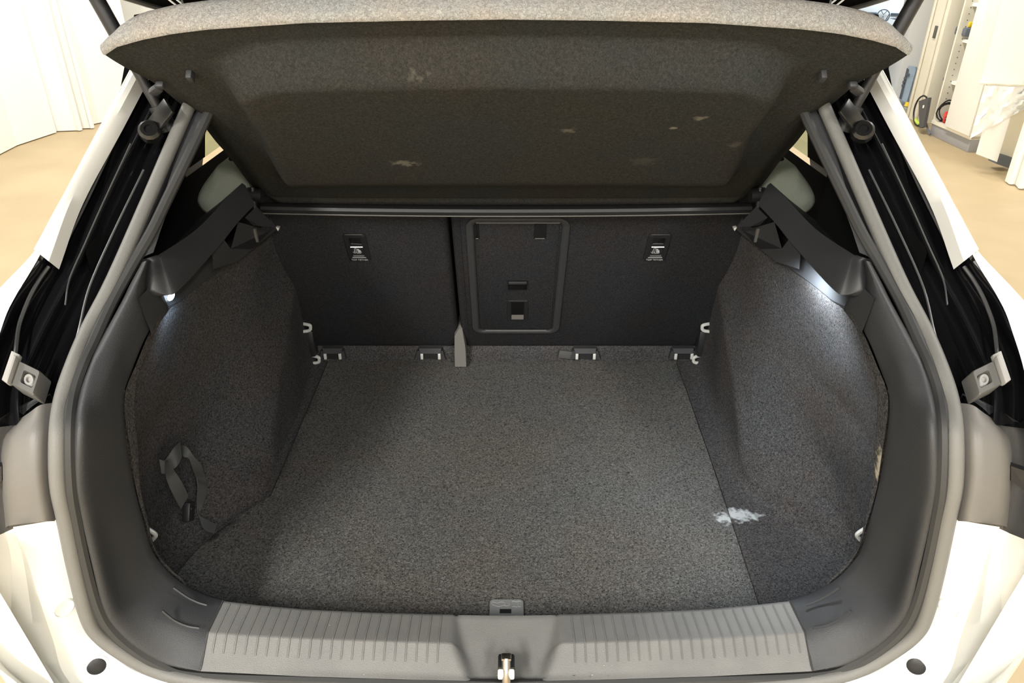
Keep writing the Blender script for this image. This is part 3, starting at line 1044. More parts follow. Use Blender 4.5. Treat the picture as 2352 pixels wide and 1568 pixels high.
# bumper: white, wrapped round the corners and across
bst = [  # b0 seal side, b1 first crease, b2 second crease, b3 outer edge
    ((132, 1193), (30, 1210), (12, 1222), (-60, 1262)),
    ((158, 1305), (64, 1290), (26, 1290), (-66, 1330)),
    ((184, 1412), (100, 1405), (26, 1400), (-60, 1450)),
    ((209, 1466), (122, 1470), (28, 1470), (-20, 1515)),
    ((262, 1510), (150, 1552), (70, 1540), (30, 1560)),
    ((350, 1556), (230, 1620), (180, 1625), (160, 1650)),
    ((560, 1590), (480, 1665), (470, 1690), (460, 1720)),
    ((1163, 1606), (1163, 1680), (1163, 1710), (1163, 1760))]
bc0 = [onprof(sym(b[0][0]), b[0][1], OP, .002) for b in bst]
bc1 = [onY(sym(b[1][0]), b[1][1], .675) for b in bst]
bc2 = [onY(sym(b[2][0]), b[2][1], .675) for b in bst]
bc3 = [onY(sym(b[3][0]), b[3][1], .62) for b in bst]
cc = [catmull(c, 6) for c in (bc0, bc1, bc2, bc3)]
rows_r = []
for a, b, c, d in zip(*cc):
    e_ = Vector((d.x + .01, d.y + .02, d.z - .10))
    f_ = Vector((d.x - .02, d.y + .06, .32))
    rows_r.append([a + Vector((0, .02, 0)), a, lerp(a, b, .5) + Vector((0, -.003, .002)), lerp(a, b, .97), b, lerp(b, c, .5) + Vector((0, .006, -.004)), c, lerp(c, d, .06) , lerp(c, d, .5) + Vector((.004, -.006, .004)), d, e_, f_])
rows = [flip(r, -1) for r in rows_r] + [flip(r, 1) for r in rows_r[::-1]][1:]
bg = G().grid(rows)
bvh = BVHTree.FromPolygons(bg.v, bg.f)
bump = bg.put('bumper', M['white_paint'], car, 'white rear bumper wrapping below the boot opening', ang=28)
for s, side in LR:
    for (px, py, r, plug) in ((146, 1396, .0125, False), (222, 1530, .0118, True)):
        tq = .5
        hit = bvh.ray_cast(Vector((0, 0, CAMZ)), ray(sym(px), py))
        c0 = hit[0]
        nn = hit[1] if hit[1].dot(ray(sym(px), py)) < 0 else -hit[1]
        e1_ = nn.cross(Vector((1, 0, 0))).normalized()
        e2_ = nn.cross(e1_)
        def dl(rr_, h):
            return flip([c0 + nn * h + e1_ * rr_ * math.cos(2 * math.pi * k / 20) + e2_ * rr_ * math.sin(2 * math.pi * k / 20) for k in range(20)], s)
        if plug:
            rim = G().loops([dl(r * 1.42, -.004), dl(r * 1.36, .0004), dl(r * 1.25, .0010), dl(r * 1.05, .0008), dl(r, .0002)], False, True).put('plug_socket', M['white_paint'], bump)
            G().loops([dl(r * 1.02, -.004), dl(r * 1.02, .0006), dl(r * .9, .0016), dl(r * .3, .002)]).put('rubber_plug', M['plastic_dark'], bump, 'black rubber plug in the bumper corner')
        else:
            G().loops([dl(r * 1.2, -.003), dl(r * 1.16, .0006), dl(r * 1.06, .0018), dl(r * .97, .0020), dl(r * .88, .0008), dl(r * .4, .0003)], False, True).put('screw_recess', M['white_paint'], bump)

# tailgate raised overhead
def tg(x, y):
    return Vector((x, y, 1.575 + (1.45 - y) * .2 + max(0, 1.12 - y) ** 1.2 * .42))


g = G()
rows = []
for i in range(13):
    y = lerp(1.62, .40, i / 12)
    wd_ = lerp(.52, .60, i / 12)
    rows.append([tg(-wd_ - .012, y) + Vector((0, 0, .05))] + [tg(lerp(-wd_, wd_, k / 12), y) + Vector((0, 0, .05 * (1 - (2 * k / 12 - 1) ** 2))) for k in range(13)] + [tg(wd_ + .012, y) + Vector((0, 0, .05))])
g.grid(rows)
tail = g.put('tailgate', M['void'], car, 'raised tailgate overhead with a black inner face', ang=40)
for s, side in LR:
    G().tube([tg(s * (lerp(.52, .60, i / 12) - .012), lerp(1.60, .42, i / 12)) + Vector((0, 0, -.003)) for i in range(13)], .0035, 6).put('tailgate_seam', M['grey_metal'], tail)
    p = onY(sym(396), 3, 1.14)  # bright arcs put in for highlights on the plastic cord hooks
    for dx in (0, .011):
        pts = catmull([p + Vector((-dx + .012, 0, .020)), p + Vector((-dx + .006, -.004, .006)), p + Vector((-dx - .006, -.002, -.006))], 4)
        G().tube(flip(pts, s), .0014, 6).put('cord_hook', M['chrome'], tail, 'curved hook for the shelf cord, its highlight put in as bright metal')
    q_ = onY(sym(417), 16, 1.07)
    G().tube(flip([q_ + Vector((0, .01, -.02)), q_ + Vector((0, -.01, .10))], s), .0014, 6).put('shelf_cord', M['dark_fabric'], tail)

# ================================================================== LOAD FLOOR PANEL
lf = thing('boot_floor_panel', (0, 1.25, .72), 'dark grey felt load floor covering the bottom of the boot', 'floor panel')
rows = []
NX, NY = 44, 44
for i in range(NY + 1):
    y = lerp(.812, 1.690, i / NY)
    xl, xr = -seamX(y, -1) + .001, seamX(y, 1) - .001
    row = [Vector((xl, y, .715)), Vector((xl, y, .7325))]
    row += [Vector((lerp(xl + .001, xr - .001, k / NX), y, .7345 + .0012 * math.sin(k * .5 + i * .21) * math.sin(i * .33))) for k in range(NX + 1)]
    row += [Vector((xr, y, .7325)), Vector((xr, y, .715))]
    rows.append(row)
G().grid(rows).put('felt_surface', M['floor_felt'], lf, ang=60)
fz = Fr(Vector((0, .9, .7365)), (1, 0, 0), (0, 1, 0), (0, 0, 1))
x0, y0 = fz.px(1124, 1413)
x1, y1 = fz.px(1202, 1379)
y0 -= .03
g = G().loops(loopset(fz, [(rr(x0, y0, x1, y1, .006), 0), (rr(x0, y0, x1, y1, .006), .003), (rr(x0 + .001, y0 + .001, x1 - .001, y1 - .001, .006), .004)]))
flap = g.put('release_flap', M['flap'], lf, 'grey plastic pull flap with embossed hand and book marks', ang=30)
hx0, hy0 = fz.px(1148, 1412)
hx1, hy1 = fz.px(1174, 1403)
G().box(fz.p((hx0 + hx1) / 2, (hy0 + hy1) / 2, .0043), (hx1 - hx0, abs(hy1 - hy0), .0012)).put('finger_slot', M['plastic_dark'], flap)


def emb(pxs, name, parent, fr, h, m, r=.0006, cm_=True):
    p = [fr.pp(x, y, h) for x, y in pxs]
    G().tube(catmull(p, 4) if cm_ else p, r, 5).put(name, m, parent)


for ln_ in ([(1128, 1385), (1132, 1392), (1145, 1396), (1158, 1393), (1160, 1388), (1150, 1386), (1143, 1389), (1138, 1387), (1130, 1386)], [(1158, 1394), (1164, 1395), (1171, 1392), (1168, 1388)],
            [(1176, 1385), (1182, 1384), (1186, 1386), (1190, 1384), (1196, 1385)], [(1176, 1397), (1182, 1396), (1186, 1398), (1190, 1396), (1196, 1397)], [(1190, 1386), (1190, 1395)]):
    emb(ln_, 'embossed_line', flap, fz, .0042, M['grey_metal'])

# ================================================================== REAR SEAT BACKS
SO = Vector((0, 1.70, .768))
sf = Fr(SO, (1, 0, 0), (0, -math.sin(RECL), math.cos(RECL)), (0, -math.cos(RECL), -math.sin(RECL)))
SPLIT = -.119


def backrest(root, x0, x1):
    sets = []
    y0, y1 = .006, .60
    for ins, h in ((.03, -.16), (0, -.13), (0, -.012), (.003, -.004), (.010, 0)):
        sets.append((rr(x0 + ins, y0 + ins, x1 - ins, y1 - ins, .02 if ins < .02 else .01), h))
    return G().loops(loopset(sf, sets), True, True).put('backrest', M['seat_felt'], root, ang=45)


def tether(root, pts, side):
    """recessed cover with a bar, a child-seat symbol and the words under it"""
    xs = [sf.px(*p) for p in pts]
    bx0 = (xs[0][0] + xs[3][0]) / 2
    bx1 = (xs[1][0] + xs[2][0]) / 2
    by1, by0 = (xs[0][1] + xs[1][1]) / 2, (xs[2][1] + xs[3][1]) / 2
    w_, h_ = bx1 - bx0, by1 - by0
    cx_ = (bx0 + bx1) / 2
    r_ = .006
    cov = G().loops(loopset(sf, [(rr(bx0, by0, bx1, by1, r_), -.004), (rr(bx0, by0, bx1, by1, r_), .003), (rr(bx0 + .002, by0 + .002, bx1 - .002, by1 - .002, r_), .0045),
                                 (rr(bx0 + w_ * .2, by0 + h_ * .17, bx1 - w_ * .2, by1 - h_ * .13, .003), .0045), (rr(bx0 + w_ * .22, by0 + h_ * .2, bx1 - w_ * .22, by1 - h_ * .15, .003), .0015)])) \
        .put('tether_cover', M['plastic_dark'], root, 'black plastic top tether cover with a child seat symbol', ang=30)
    G().loops(loopset(sf, [(rr(bx0 + w_ * .24, by0 + h_ * .58, bx1 - w_ * .24, by1 - h_ * .15, .002), .0017), (rr(bx0 + w_ * .25, by0 + h_ * .59, bx1 - w_ * .25, by1 - h_ * .16, .002), .002)])).put('tether_pocket', M['gloss_black'], cov)
    G().tube([sf.p(bx0 + w_ * .22, by0 + h_ * .55, .005), sf.p(bx1 - w_ * .22, by0 + h_ * .55, .005)], .0014, 8).put('tether_bar', M['chrome'], cov, 'bright metal tether bar')
    G().tube([sf.p(bx0 + w_ * .18, by0 + h_ * .145, .0048), sf.p(bx1 - w_ * .18, by0 + h_ * .145, .0048)], .0007, 6).put('printed_line', M['print'], cov)
    text_mesh('printed_words', 'TOP TETHER', w_ * .135, sf, cx_, by0 + h_ * .03, .0047, M['print'], cov)
    u = w_ / 60.0                                     # symbol drawn on a 60-unit-wide cover
    ox, oy = cx_ - 2 * u, by0 + h_ * .36
    g = G()

    def pl(pts_, r=.00055):
        g.tube([sf.p(ox + a * u, oy + b * u, .0022) for a, b in pts_], r, 5)
    pl([(-7, 8), (-7, -7)])
    pl([(-12, -3), (-10.5, -7), (-7, -8.5), (-3.5, -7), (-2.5, -3)])
    pl([(-9, 0), (-5, 0)])
    pl([(-3, 13), (-1.5, -9), (9, -9), (11.5, -4)])
    pl([(-7, 8), (-5, 12), (-3, 13), (0, 12)])
    pl([(1, 9), (3, -4), (9, -4)], .0011)
    pl([(3, 4), (6, 0), (10, -1)], .0011)
    pl([(3, 8), (5, 7)], .0012)
    pl([(5, 4), (9, 2)], .0009)
    g.put('printed_symbol', M['print'], cov)


s1 = thing('rear_seat_back', sf.p(-.34, 0), 'narrow left rear seat back in black felt with one tether cover', 'seat')
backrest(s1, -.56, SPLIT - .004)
tether(s1, [(788, 535), (838, 535), (852, 596), (802, 596)], 'left')
s2 = thing('rear_seat_back', sf.p(.22, 0), 'wide right rear seat back in black felt with the load-through hatch', 'seat')
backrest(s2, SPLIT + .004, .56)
tether(s2, [(1490, 535), (1543, 535), (1528, 596), (1478, 596)], 'right')
G().tube([sf.p(SPLIT + .022, .02 + .06 * k, .0004) for k in range(10)], .0016, 6).put('piping', M['seat_felt'], s2)

# load-through hatch
q00, q11 = sf.px(1068, 497), sf.px(1309, 497)
q20, q31 = sf.px(1086, 763), sf.px(1286, 763)
hx0, hx1 = (q00[0] + q20[0]) / 2, (q11[0] + q31[0]) / 2
hy1, hy0 = q00[1], q20[1]
t = .0165
hatch = G().loops(loopset(sf, [(rr(hx0, hy0, hx1, hy1, .028), -.003), (rr(hx0 + .001, hy0 + .001, hx1 - .001, hy1 - .001, .027), .005), (rr(hx0 + .005, hy0 + .005, hx1 - .005, hy1 - .005, .024), .0065),
                               (rr(hx0 + t - .003, hy0 + .010, hx1 - t + .003, hy1 - .010, .013), .006), (rr(hx0 + t, hy0 + .013, hx1 - t, hy1 - .013, .012), .0035), (rr(hx0 + t, hy0 + .013, hx1 - t, hy1 - .013, .012), -.002)]), False, True) \
    .put('hatch_frame', M['plastic'], s2, 'black plastic frame of the load-through hatch', ang=30)
G().loops(loopset(sf, [(rr(hx0 + t - .0005, hy0 + .0125, hx1 - t + .0005, hy1 - .0125, .012), -.0019), (rr(hx0 + t + .001, hy0 + .014, hx1 - t - .001, hy1 - .014, .012), -.0012)])).put('hatch_gap', M['void'], hatch)  # black plate put in for the shade in the gap round the door
dx0, dx1, dy0, dy1 = hx0 + t + .0055, hx1 - t - .0055, hy0 + .0165, hy1 - .0165
G().loops(loopset(sf, [(rr(dx0, dy0, dx1, dy1, .010), -.002), (rr(dx0, dy0, dx1, dy1, .010), .0022), (rr(dx0 + .0015, dy0 + .0015, dx1 - .0015, dy1 - .0015, .009), .003)])).put('hatch_door', M['seat_felt'], hatch, ang=30)
for xs_, ys_ in (((dx0, dx1), (dy1 + .0008, dy1 + .0008)), ((dx0 + .01, dx1 - .01), (dy0 - .002, dy0 - .002))):
    G().tube([sf.p(xs_[0], ys_[0], .0035), sf.p(xs_[1], ys_[1], .0035)], .0012, 6).put('hatch_edge', M['bracket'], hatch)
for (ax, ay, bx, by) in ((1088, 511, 1102, 545), (1227, 511, 1254, 545)):
    (nx0, ny1), (nx1, ny0) = sf.px(ax, ay), sf.px(bx, by)
    G().loops(loopset(sf, [(rr(nx0, ny0, nx1, ny1, .003), .001), (rr(nx0, ny0, nx1, ny1, .003), .0042), (rr(nx0 + .003, ny0 + .003, nx1 - .003, ny1 - .002, .003), .0042), (rr(nx0 + .003, ny0 + .003, nx1 - .003, ny1 - .002, .003), .0031)])) \
        .put('hinge_notch', M['gloss_black'], hatch)
    G().tube([sf.p(nx0 + .003, ny0 + .001, .0043), sf.p(nx1 - .003, ny0 + .001, .0043)], .0009, 6).put('notch_edge', M['bracket'], hatch)
(nx0, ny1), (nx1, ny0) = sf.px(1164, 640), sf.px(1213, 664)
G().loops(loopset(sf, [(rr(nx0, ny0, nx1, ny1, .002), .001), (rr(nx0, ny0, nx1, ny1, .002), .0042), (rr(nx0 + .003, ny0 + .002, nx1 - .003, ny1 - .002, .002), .0042), (rr(nx0 + .003, ny0 + .002, nx1 - .003, ny1 - .002, .002), .0031)])) \
    .put('pull_slot', M['plastic_dark'], hatch)
G().loops(loopset(sf, [(rr(nx0 + .003, ny0 + .002, nx1 - .003, ny1 - .002, .002), .0031), (rr(nx0 + .0035, ny0 + .0025, nx1 - .0035, ny1 - .0025, .002), .0036)])).put('slot_pocket', M['void'], hatch)  # shade inside the slot laid in as a black plate
G().box(sf.p((nx0 + nx1) / 2, ny1 - .008, .006), (nx1 - nx0 - .008, .008, .004), sf.m(), .0012).put('pull_bar', M['plastic'], hatch)
(nx0, ny1), (nx1, ny0) = sf.px(1165, 687), sf.px(1212, 733)
lat = G().loops(loopset(sf, [(rr(nx0, ny0, nx1, ny1, .004), .001), (rr(nx0, ny0, nx1, ny1, .004), .004), (rr(nx0 + .0012, ny0 + .0012, nx1 - .0012, ny1 - .0012, .004), .005), (rr(nx0 + .009, ny0 + .006, nx1 - .009, ny1 - .005, .001), .005),
                             (rr(nx0 + .010, ny0 + .006, nx1 - .010, ny1 - .005, .001), .0032)])).put('hatch_latch', M['plastic_dark'], hatch, ang=30)
G().loops(loopset(sf, [(rr(nx0 + .0105, ny0 + .0065, nx1 - .0105, ny1 - .0055, .001), .0032), (rr(nx0 + .011, ny0 + .007, nx1 - .011, ny1 - .006, .001), .0033)])).put('latch_hole', M['void'], lat)  # black plate painted as the dark of the latch opening
G().add([sf.p(nx0 + .0105, ny0 + .007, .0052), sf.p(nx1 - .0105, ny0 + .007, .0052), sf.p(nx1 - .0105, ny0 + .024, .0034), sf.p(nx0 + .0105, ny0 + .024, .0034), sf.p(nx0 + .0105, ny0 + .007, .0033), sf.p(nx1 - .0105, ny0 + .007, .0033)],
        [(0, 1, 2, 3), (0, 4, 5, 1)]).put('latch_slider', M['taupe'], hatch, 'pale grey slider of the hatch latch', ang=10)

# ================================================================== PARCEL SHELF
ps = thing('parcel_shelf', (0, 1.41, 1.25), 'dark grey parcel shelf tilted up with a fuzzy felt rear edge', 'parcel shelf')
PO = Vector((0, 1.41, 1.255))
er = Vector((0, -.392, .327)).normalized()
pf = Fr(PO, (1, 0, 0), er, (0, -.327, -.392))
side_px = [(602, 462), (587, 453), (568, 437), (526, 383), (494, 348), (447, 290), (415, 266), (383, 240), (341, 205), (304, 176), (270, 148), (236, 122)]
side_pl = [pf.px(sym(x), y) for x, y in side_px]
bc_rear = pf.px(CX, 38)[1]
bc_front = pf.px(CX, 468)[1]
n_s = len(side_pl)
cum = [0]
for a, b in zip(side_pl[:-1], side_pl[1:]):
    cum.append(cum[-1] + math.hypot(a[0] - b[0], a[1] - b[1]))
tk = [c / cum[-1] for c in cum]
sv = catmull([Vector((a, b, 0)) for a, b in side_pl], 10)
tv = [x.x for x in catmull([Vector((x, 0, 0)) for x in tk], 10)]


rear_px = [(1163, 38), (950, 40.5), (700, 46), (478, 61), (395, 71), (319, 86), (265, 102), (236, 122)]
rear_pl = [pf.px(sym(x), y) for x, y in rear_px]
RA = [p[0] / rear_pl[-1][0] for p in rear_pl]
RG = [(rear_pl[0][1] - p[1]) / (rear_pl[0][1] - rear_pl[-1][1]) for p in rear_pl]


def shelf_pt(a, i, extra=0.0):
    w_, bs = sv[i].x, sv[i].y
    t_ = tv[i]
    bcx = bc_front + (bc_rear - bc_front) * t_
    x = a * w_
    bb = bcx + (bs - bcx) * table(RA, RG, abs(a))
    # pressed-in centre field: steps toward the boot
    ab = .735 + .13 * (1 - t_)
    fa = 1 - sstep(ab - .05, ab + .02, abs(a))
    q_ = min(1, max(0, (t_ - .845 + .05 * sstep(.80, 1.0, abs(a) / ab)) / .090))
    ft = sstep(.12, .34, t_) * (1 - (.7 * q_ * q_ * (3 - 2 * q_) + .3 * q_))
    h = .042 * fa * ft
    h -= .018 * sstep(.90, 1.0, abs(a)) ** 1.5 * (1 - sstep(.75, 1, t_))
    h += .004 * (1 - sstep(.0, .03, t_))
    h -= .004 * sstep(.02, .03, t_) * (1 - sstep(.04, .055, t_))
    return pf.p(x, bb, h + extra)


As = sorted(set([round(-1 + k / 40, 4) for k in range(81)] + [.985, .96, .94, .92, -.985, -.96, -.94, -.92]))
rows = [[shelf_pt(a, i) for a in As] for i in range(len(sv))]
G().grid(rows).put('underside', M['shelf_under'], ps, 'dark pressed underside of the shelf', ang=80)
# felt rear edge: rolled strip along the rear
N_ = len(sv) - 1
back = -pf.n
rowsf = []
for k, (d_n, d_r) in enumerate([(-.002, -.003), (-.0012, 0.0), (.003, .004), (.010, .0055), (.018, .005), (.028, .004), (.036, .001), (.040, -.006), (.042, -.05), (.04, -.30)]):
    rw = []
    for a in As:
        p = shelf_pt(a, N_)
        dr_ = Vector((a * .3, 0, 0)) + er
        tp = 1 - .25 * sstep(.9, 1, abs(a))
        x_in = Vector((-a * .004 * max(0, k - 3), 0, 0)) * sstep(.7, 1, abs(a))
        rw.append(p + back * d_n * tp + dr_ * d_r + x_in)
    rowsf.append(rw)
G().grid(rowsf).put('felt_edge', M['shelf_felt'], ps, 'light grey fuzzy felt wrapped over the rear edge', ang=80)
# profile bar on the hinge line
pts = []
for k in range(25):
    x = lerp(-.478, .478, k / 24)
    pts.append(Vector((x, 1.402, 1.246 - .006 * (1 - (x / .478) ** 2))))
bar = G().tube(pts, .0135, 10, True, .7).put('hinge_bar', M['plastic_dark'], ps, 'black plastic bar along the hinge line of the shelf')
G().tube([p + Vector((0, -.006, -.010)) for p in pts], .0014, 6).put('bar_edge', M['bracket'], bar)
for s, side in LR:
    hp = onPlane(sym(590), 448, PO, pf.n)
    g = G().tube(flip([hp + Vector((-.012, -.004, 0)), hp + Vector((.016, -.004, .002))], s), .014, 10).tube(flip([hp + Vector((.004, -.012, -.022)), hp + Vector((.004, -.008, .018))], s), .005, 8)
    g.put('hinge_clamp', M['plastic_dark'], ps)
    cp = pf.pp(sym(438), 166, .006)
    G().box((cp.x * s, cp.y, cp.z), (.008, .014, .012), pf.m(), .0015).put('cord_peg', M['plastic'], ps)
    lp_ = onPlane(sym(358), 207, PO + pf.n * .004, pf.n)
    g = G().box((lp_.x * s, lp_.y, lp_.z), (.022, .013, .009), pf.m() @ Matrix.Rotation(-.7 * s, 3, 'Z'), .003)
    lq = onPlane(sym(368), 196, PO + pf.n * .006, pf.n)
    g.box((lq.x * s, lq.y, lq.z), (.012, .010, .009), pf.m(), .003)
    g.put('shelf_catch', M['plastic'], ps)

# ================================================================== HALL: LEFT
ld = thing('folding_partition', (HALL_X + .15, 7.7, 0), 'white folding partition with narrow vertical pleats at the left wall', 'partition')
# pleats follow the wall; each leaf a slab of its own
foot = [onZ(x, y, 0.0) for x, y in [(-60, 388), (40, 336), (126, 306), (150, 304), (175, 301), (190, 298), (205, 296), (222, 291), (330, 262)]]
offs = [0, .0, .02, -.16, .06, -.12, .05, -.12, .02]
pth = [Vector((p.x + o_, p.y, 0)) for p, o_ in zip(foot, offs)]
for a, b in zip(pth[:-1], pth[1:]):
    d_ = (b - a).normalized()
    n_ = Vector((d_.y, -d_.x, 0)) * .03
    G().prism([a + Vector((0, 0, .01)), b + Vector((0, 0, .01)), b - n_ + Vector((0, 0, .01)), a - n_ + Vector((0, 0, .01))], (0, 0, 3.2)).put('leaf', M['white_matte'], ld, smooth=False)

# ================================================================== HALL: RIGHT
P0, P1 = onZ(2134, 309, 0), onZ(2222, 350, 0)            # plinth front line
dirv = (P0 - P1).normalized()                            # along the cabinet, away from camera
outv = Vector((-dirv.y, dirv.x, 0))
if outv.x > 0:
    outv = -outv                                         # toward the hall
inv = -outv
cab = thing('open_cabinet', (P0 + P1) / 2, 'cream open storage cabinet with drilled side panel and loose shelves', 'cabinet')
Lc = (P0 - P1).length
cf = Fr(P1, dirv, Vector((0, 0, 1)), outv)
mC = Matrix((dirv, Vector((0, 0, 1)), outv)).transposed()
DEP = .62
G().box(cf.p(Lc / 2, .0575, -DEP / 2), (Lc, .115, DEP), mC, .004).put('plinth', M['plinth'], cab, 'grey plinth')
sidep = G().box(cf.p(Lc - .012, 1.47, -DEP / 2), (.024, 2.70, DEP), mC).put('side_panel', M['cream'], cab)
gh = G()
for k in range(44):
    for dd in (.06, .50):
        gh.box(cf.p(Lc - .0255, .30 + k * .055, -dd), (.002, .009, .009), mC)
gh.put('drilled_holes', M['slate'], sidep, smooth=False, kind='stuff')
G().box(cf.p(Lc / 2, 1.47, -DEP), (Lc, 2.70, .02), mC).put('back_panel', M['cream'], cab)
G().box(cf.p(.012, 1.47, -DEP / 2), (.024, 2.70, DEP), mC).put('side_panel', M['white_matte'], cab)
shz = [.19]
G().box(cf.p(Lc / 2, .13, -DEP / 2 + .01), (Lc, .03, DEP), mC).put('bottom_board', M['cream'], cab)
for py in (190, 88, 4):
    q_ = onPlane(2195, py, cf.p(Lc - .3, 0, -.1), cf.n)
    h = q_.z
    shz.append(h)
    G().box(cf.p(Lc / 2, h, -DEP / 2 - .02), (Lc - .05, .03, DEP - .1), mC).put('shelf_board', M['white_matte'], cab)
# closed door covering the near part
dw = (onPlane(2168, 295, cf.p(0, 0, .03), cf.n) - cf.p(0, 0, .03)).dot(dirv)
G().box(cf.p(dw / 2 - .01, 1.50, .025), (dw, 2.70, .03), mC, .004).put('cabinet_door', M['white_matte'], cab)


def cab_at(px, py, depth):
    return onPlane(px, py, cf.p(0, 0, -depth), cf.n)


# things in the cabinet
c_ = cab_at(2222, 28, .25)
cb = G().prism([cab_at(2215, 36, .12), cab_at(2238, 36, .12), cab_at(2240, 2, .2), cab_at(2232, 4, .2)], inv * .3).put('cardboard_box', M['cardboard'], smooth=False)
tag(cb, 'torn brown cardboard box on the top shelf of the cream cabinet', 'box')
c_ = cab_at(2231, 43, .15)
tag(G().box(c_, (.18, .05, .12), mC, .006).put('white_carton', M['white_matte']), 'flat white carton under the brown cardboard in the cabinet', 'box')
c_ = cab_at(2231, 56, .12)
tag(G().box(c_, (.08, .05, .08), mC, .012).put('yellow_tub', M['yellow']), 'small yellow tub standing on the black case in the cabinet', 'tub')
c_ = cab_at(2224, 72, .12)
cs = thing('tool_case', c_, 'black plastic tool case on the upper cabinet shelf', 'case')
G().box(c_, (.2, .075, .16), mC, .015).put('case_body', M['slate'], cs)
G().box(c_ + outv * .088 + Vector((0, 0, .01)), (.08, .02, .02), mC, .005).put('case_handle', M['plastic_dark'], cs)
c_ = cab_at(2188, 184, .12)
tag(G().box(c_, (.16, .035, .12), mC, .01).put('grey_pouch', M['slate']), 'slate grey pouch lying on the middle cabinet shelf', 'pouch')
base = onZ(2156, 281, .1455)
for k, (m_, lab, nm, rr0, ph) in enumerate(((M['plastic_dark'], 'black coiled cable standing in the bottom of the cabinet', 'coiled_cable', .10, 0), (M['red'], 'red jump lead bundle in the bottom of the cabinet', 'jump_lead', .05, 1.2))):
    pts = []
    for j in range(49):
        a = j * .42 + ph
        r_ = rr0 * (1 - .004 * j + .12 * math.sin(j * .31 + k))
        pts.append(base + inv * (r_ * math.cos(a) * .8 + .06) + Vector((0, 0, max(.008, rr0 + r_ * math.sin(a)))) + dirv * (.02 * math.sin(j * .9) - .06 * k + .03))
    tag(G().tube(pts, .007 if k == 0 else .009, 6).put(nm, m_), lab, 'cable')

# grey tool holster hanging left of the cabinet and the cable loop on the floor
hp = onPlane(2132, 262, cf.p(Lc + .06, 0, 0), cf.n)
ho = thing('tool_holster', Vector((hp.x, hp.y, 0)), 'dark grey holster leaning at the foot of the cabinet side', 'holster')
G().prism([onPlane(x, y, cf.p(Lc, 0, .06), cf.n) for x, y in [(2117, 232), (2140, 224), (2134, 258), (2127, 292), (2119, 294), (2117, 262)]], outv * .03).put('holster_body', M['dark_fabric'], ho, smooth=False)
G().box(onPlane(2121, 245, cf.p(Lc, 0, .095), cf.n), (.02, .03, .01), mC, .004).put('holster_stud', M['white_matte'], ho)
lc_ = onZ(2108, 290, .0) + Vector((0, 0, .16))
tag(G().tube([lc_ + dirv * (.14 * math.cos(k * .26)) + Vector((0, 0, .15 * math.sin(k * .26))) + outv * .01 for k in range(26)], .009, 6).put('cable_loop', M['plastic_dark']), 'thin black cable loop standing beside the grey holster', 'cable')
gc = onZ(2112, 291, 0)
tag(G().tube([gc + Vector((0, 0, .02)), gc + dirv * .08 + Vector((0, 0, .03)), gc + dirv * .13 + Vector((0, 0, .05))], .022, 7).put('lime_plug', M['green']), 'lime green plug on the floor inside the cable loop', 'plug')
cd = [onPlane(x, y, cf.p(0, 0, .03), cf.n) for x, y in [(2127, 282), (2131, 296), (2137, 308)]]
tag(G().tube(cd, .010, 6).put('hanging_cord', M['slate']), 'short dark cord hanging over the cabinet plinth', 'cord')

# white post between the two halls
pa = onZ(2126, 287, 0)
post = thing('door_post', pa + Vector((.15, .3, 0)), 'worn white door post between the cabinet and the far hall', 'post')
G().box(pa + dirv * .24 + inv * .05 + Vector((0, 0, 1.7)), (.34, 3.4, .16), mC, .006).put('post_body', M['cream'], post)
pb = onZ(2080, 236, 0)
G().box(pb + Vector((.22, .35, 1.7)), (.56, .3, 3.4), None, .006).put('post_body', M['white_matte'], post)
for dx in (.10, -.10):
    G().box(pa + dirv * (.24 + dx) + outv * .045 + Vector((0, 0, 1.7)), (.02, 3.4, .02), mC, .004).put('post_bead', M['cream'], post)
for zz in (.9, 1.45):
    G().box(pa + dirv * .21 + outv * .04 + Vector((0, 0, zz)), (.05, .12, .012), mC, .004).put('strike_plate', M['bracket'], post)

# wall cupboard and wrapped bench right of the cabinet
cpY = 6.2
def wy(px, py, Y=cpY):
    return onY(px, py, Y)


cup = thing('wall_cupboard', wy(2320, 190), 'large white cupboard box above the crumpled sheet at the right edge', 'cupboard')
a, b = wy(2268, 188), wy(2420, 196)
G().prism([wy(2252, 190), wy(2440, 196), wy(2470, -120), wy(2330, -120)], (0, .03, 0)).put('cupboard_front', M['white_matte'], cup, smooth=False)
G().prism([wy(2252, 190), wy(2250, 192), wy(2328, -120), wy(2330, -120)], (-.02, .12, 0)).put('cupboard_side', M['cream'], cup, smooth=False)
G().tube([wy(2246, 190, cpY - .03), wy(2440, 198, cpY - .03)], .012, 6).put('cupboard_edge', M['cream'], cup)
# crumpled protective sheet
rows = []
for i in range(15):
    t_ = i / 14
    tl = lerp(Vector((2262, 196, 0)), Vector((2420, 205, 0)), t_)
    bl = lerp(Vector((2228, 318, 0)), Vector((2400, 225, 0)), t_)
    row = []
    for j in range(10):
        q_ = lerp(tl, bl, j / 9)
        row.append(wy(q_.x, q_.y, cpY - .05 + .05 * math.sin(i * 1.7 + j * .9) * math.sin(j * .8 + .5)))
    rows.append(row)
tag(G().grid(rows).put('plastic_sheet', M['white_matte'], ang=70), 'crumpled white protective sheet hanging under the cupboard', 'sheet')
bch = thing('low_panel', wy(2290, 380), 'white low bench panel under the sheet at the right edge', 'panel')
G().prism([wy(2246, 355), wy(2290, 372), wy(2330, 240), wy(2262, 300)], (0, .03, 0)).put('panel_face', M['white_matte'], bch, smooth=False)
G().prism([wy(2290, 360, cpY + .1), wy(2340, 372, cpY + .1), wy(2360, 220, cpY + .1), wy(2315, 230, cpY + .1)], (0, .03, 0)).put('panel_back', M['cream'], bch, smooth=False)
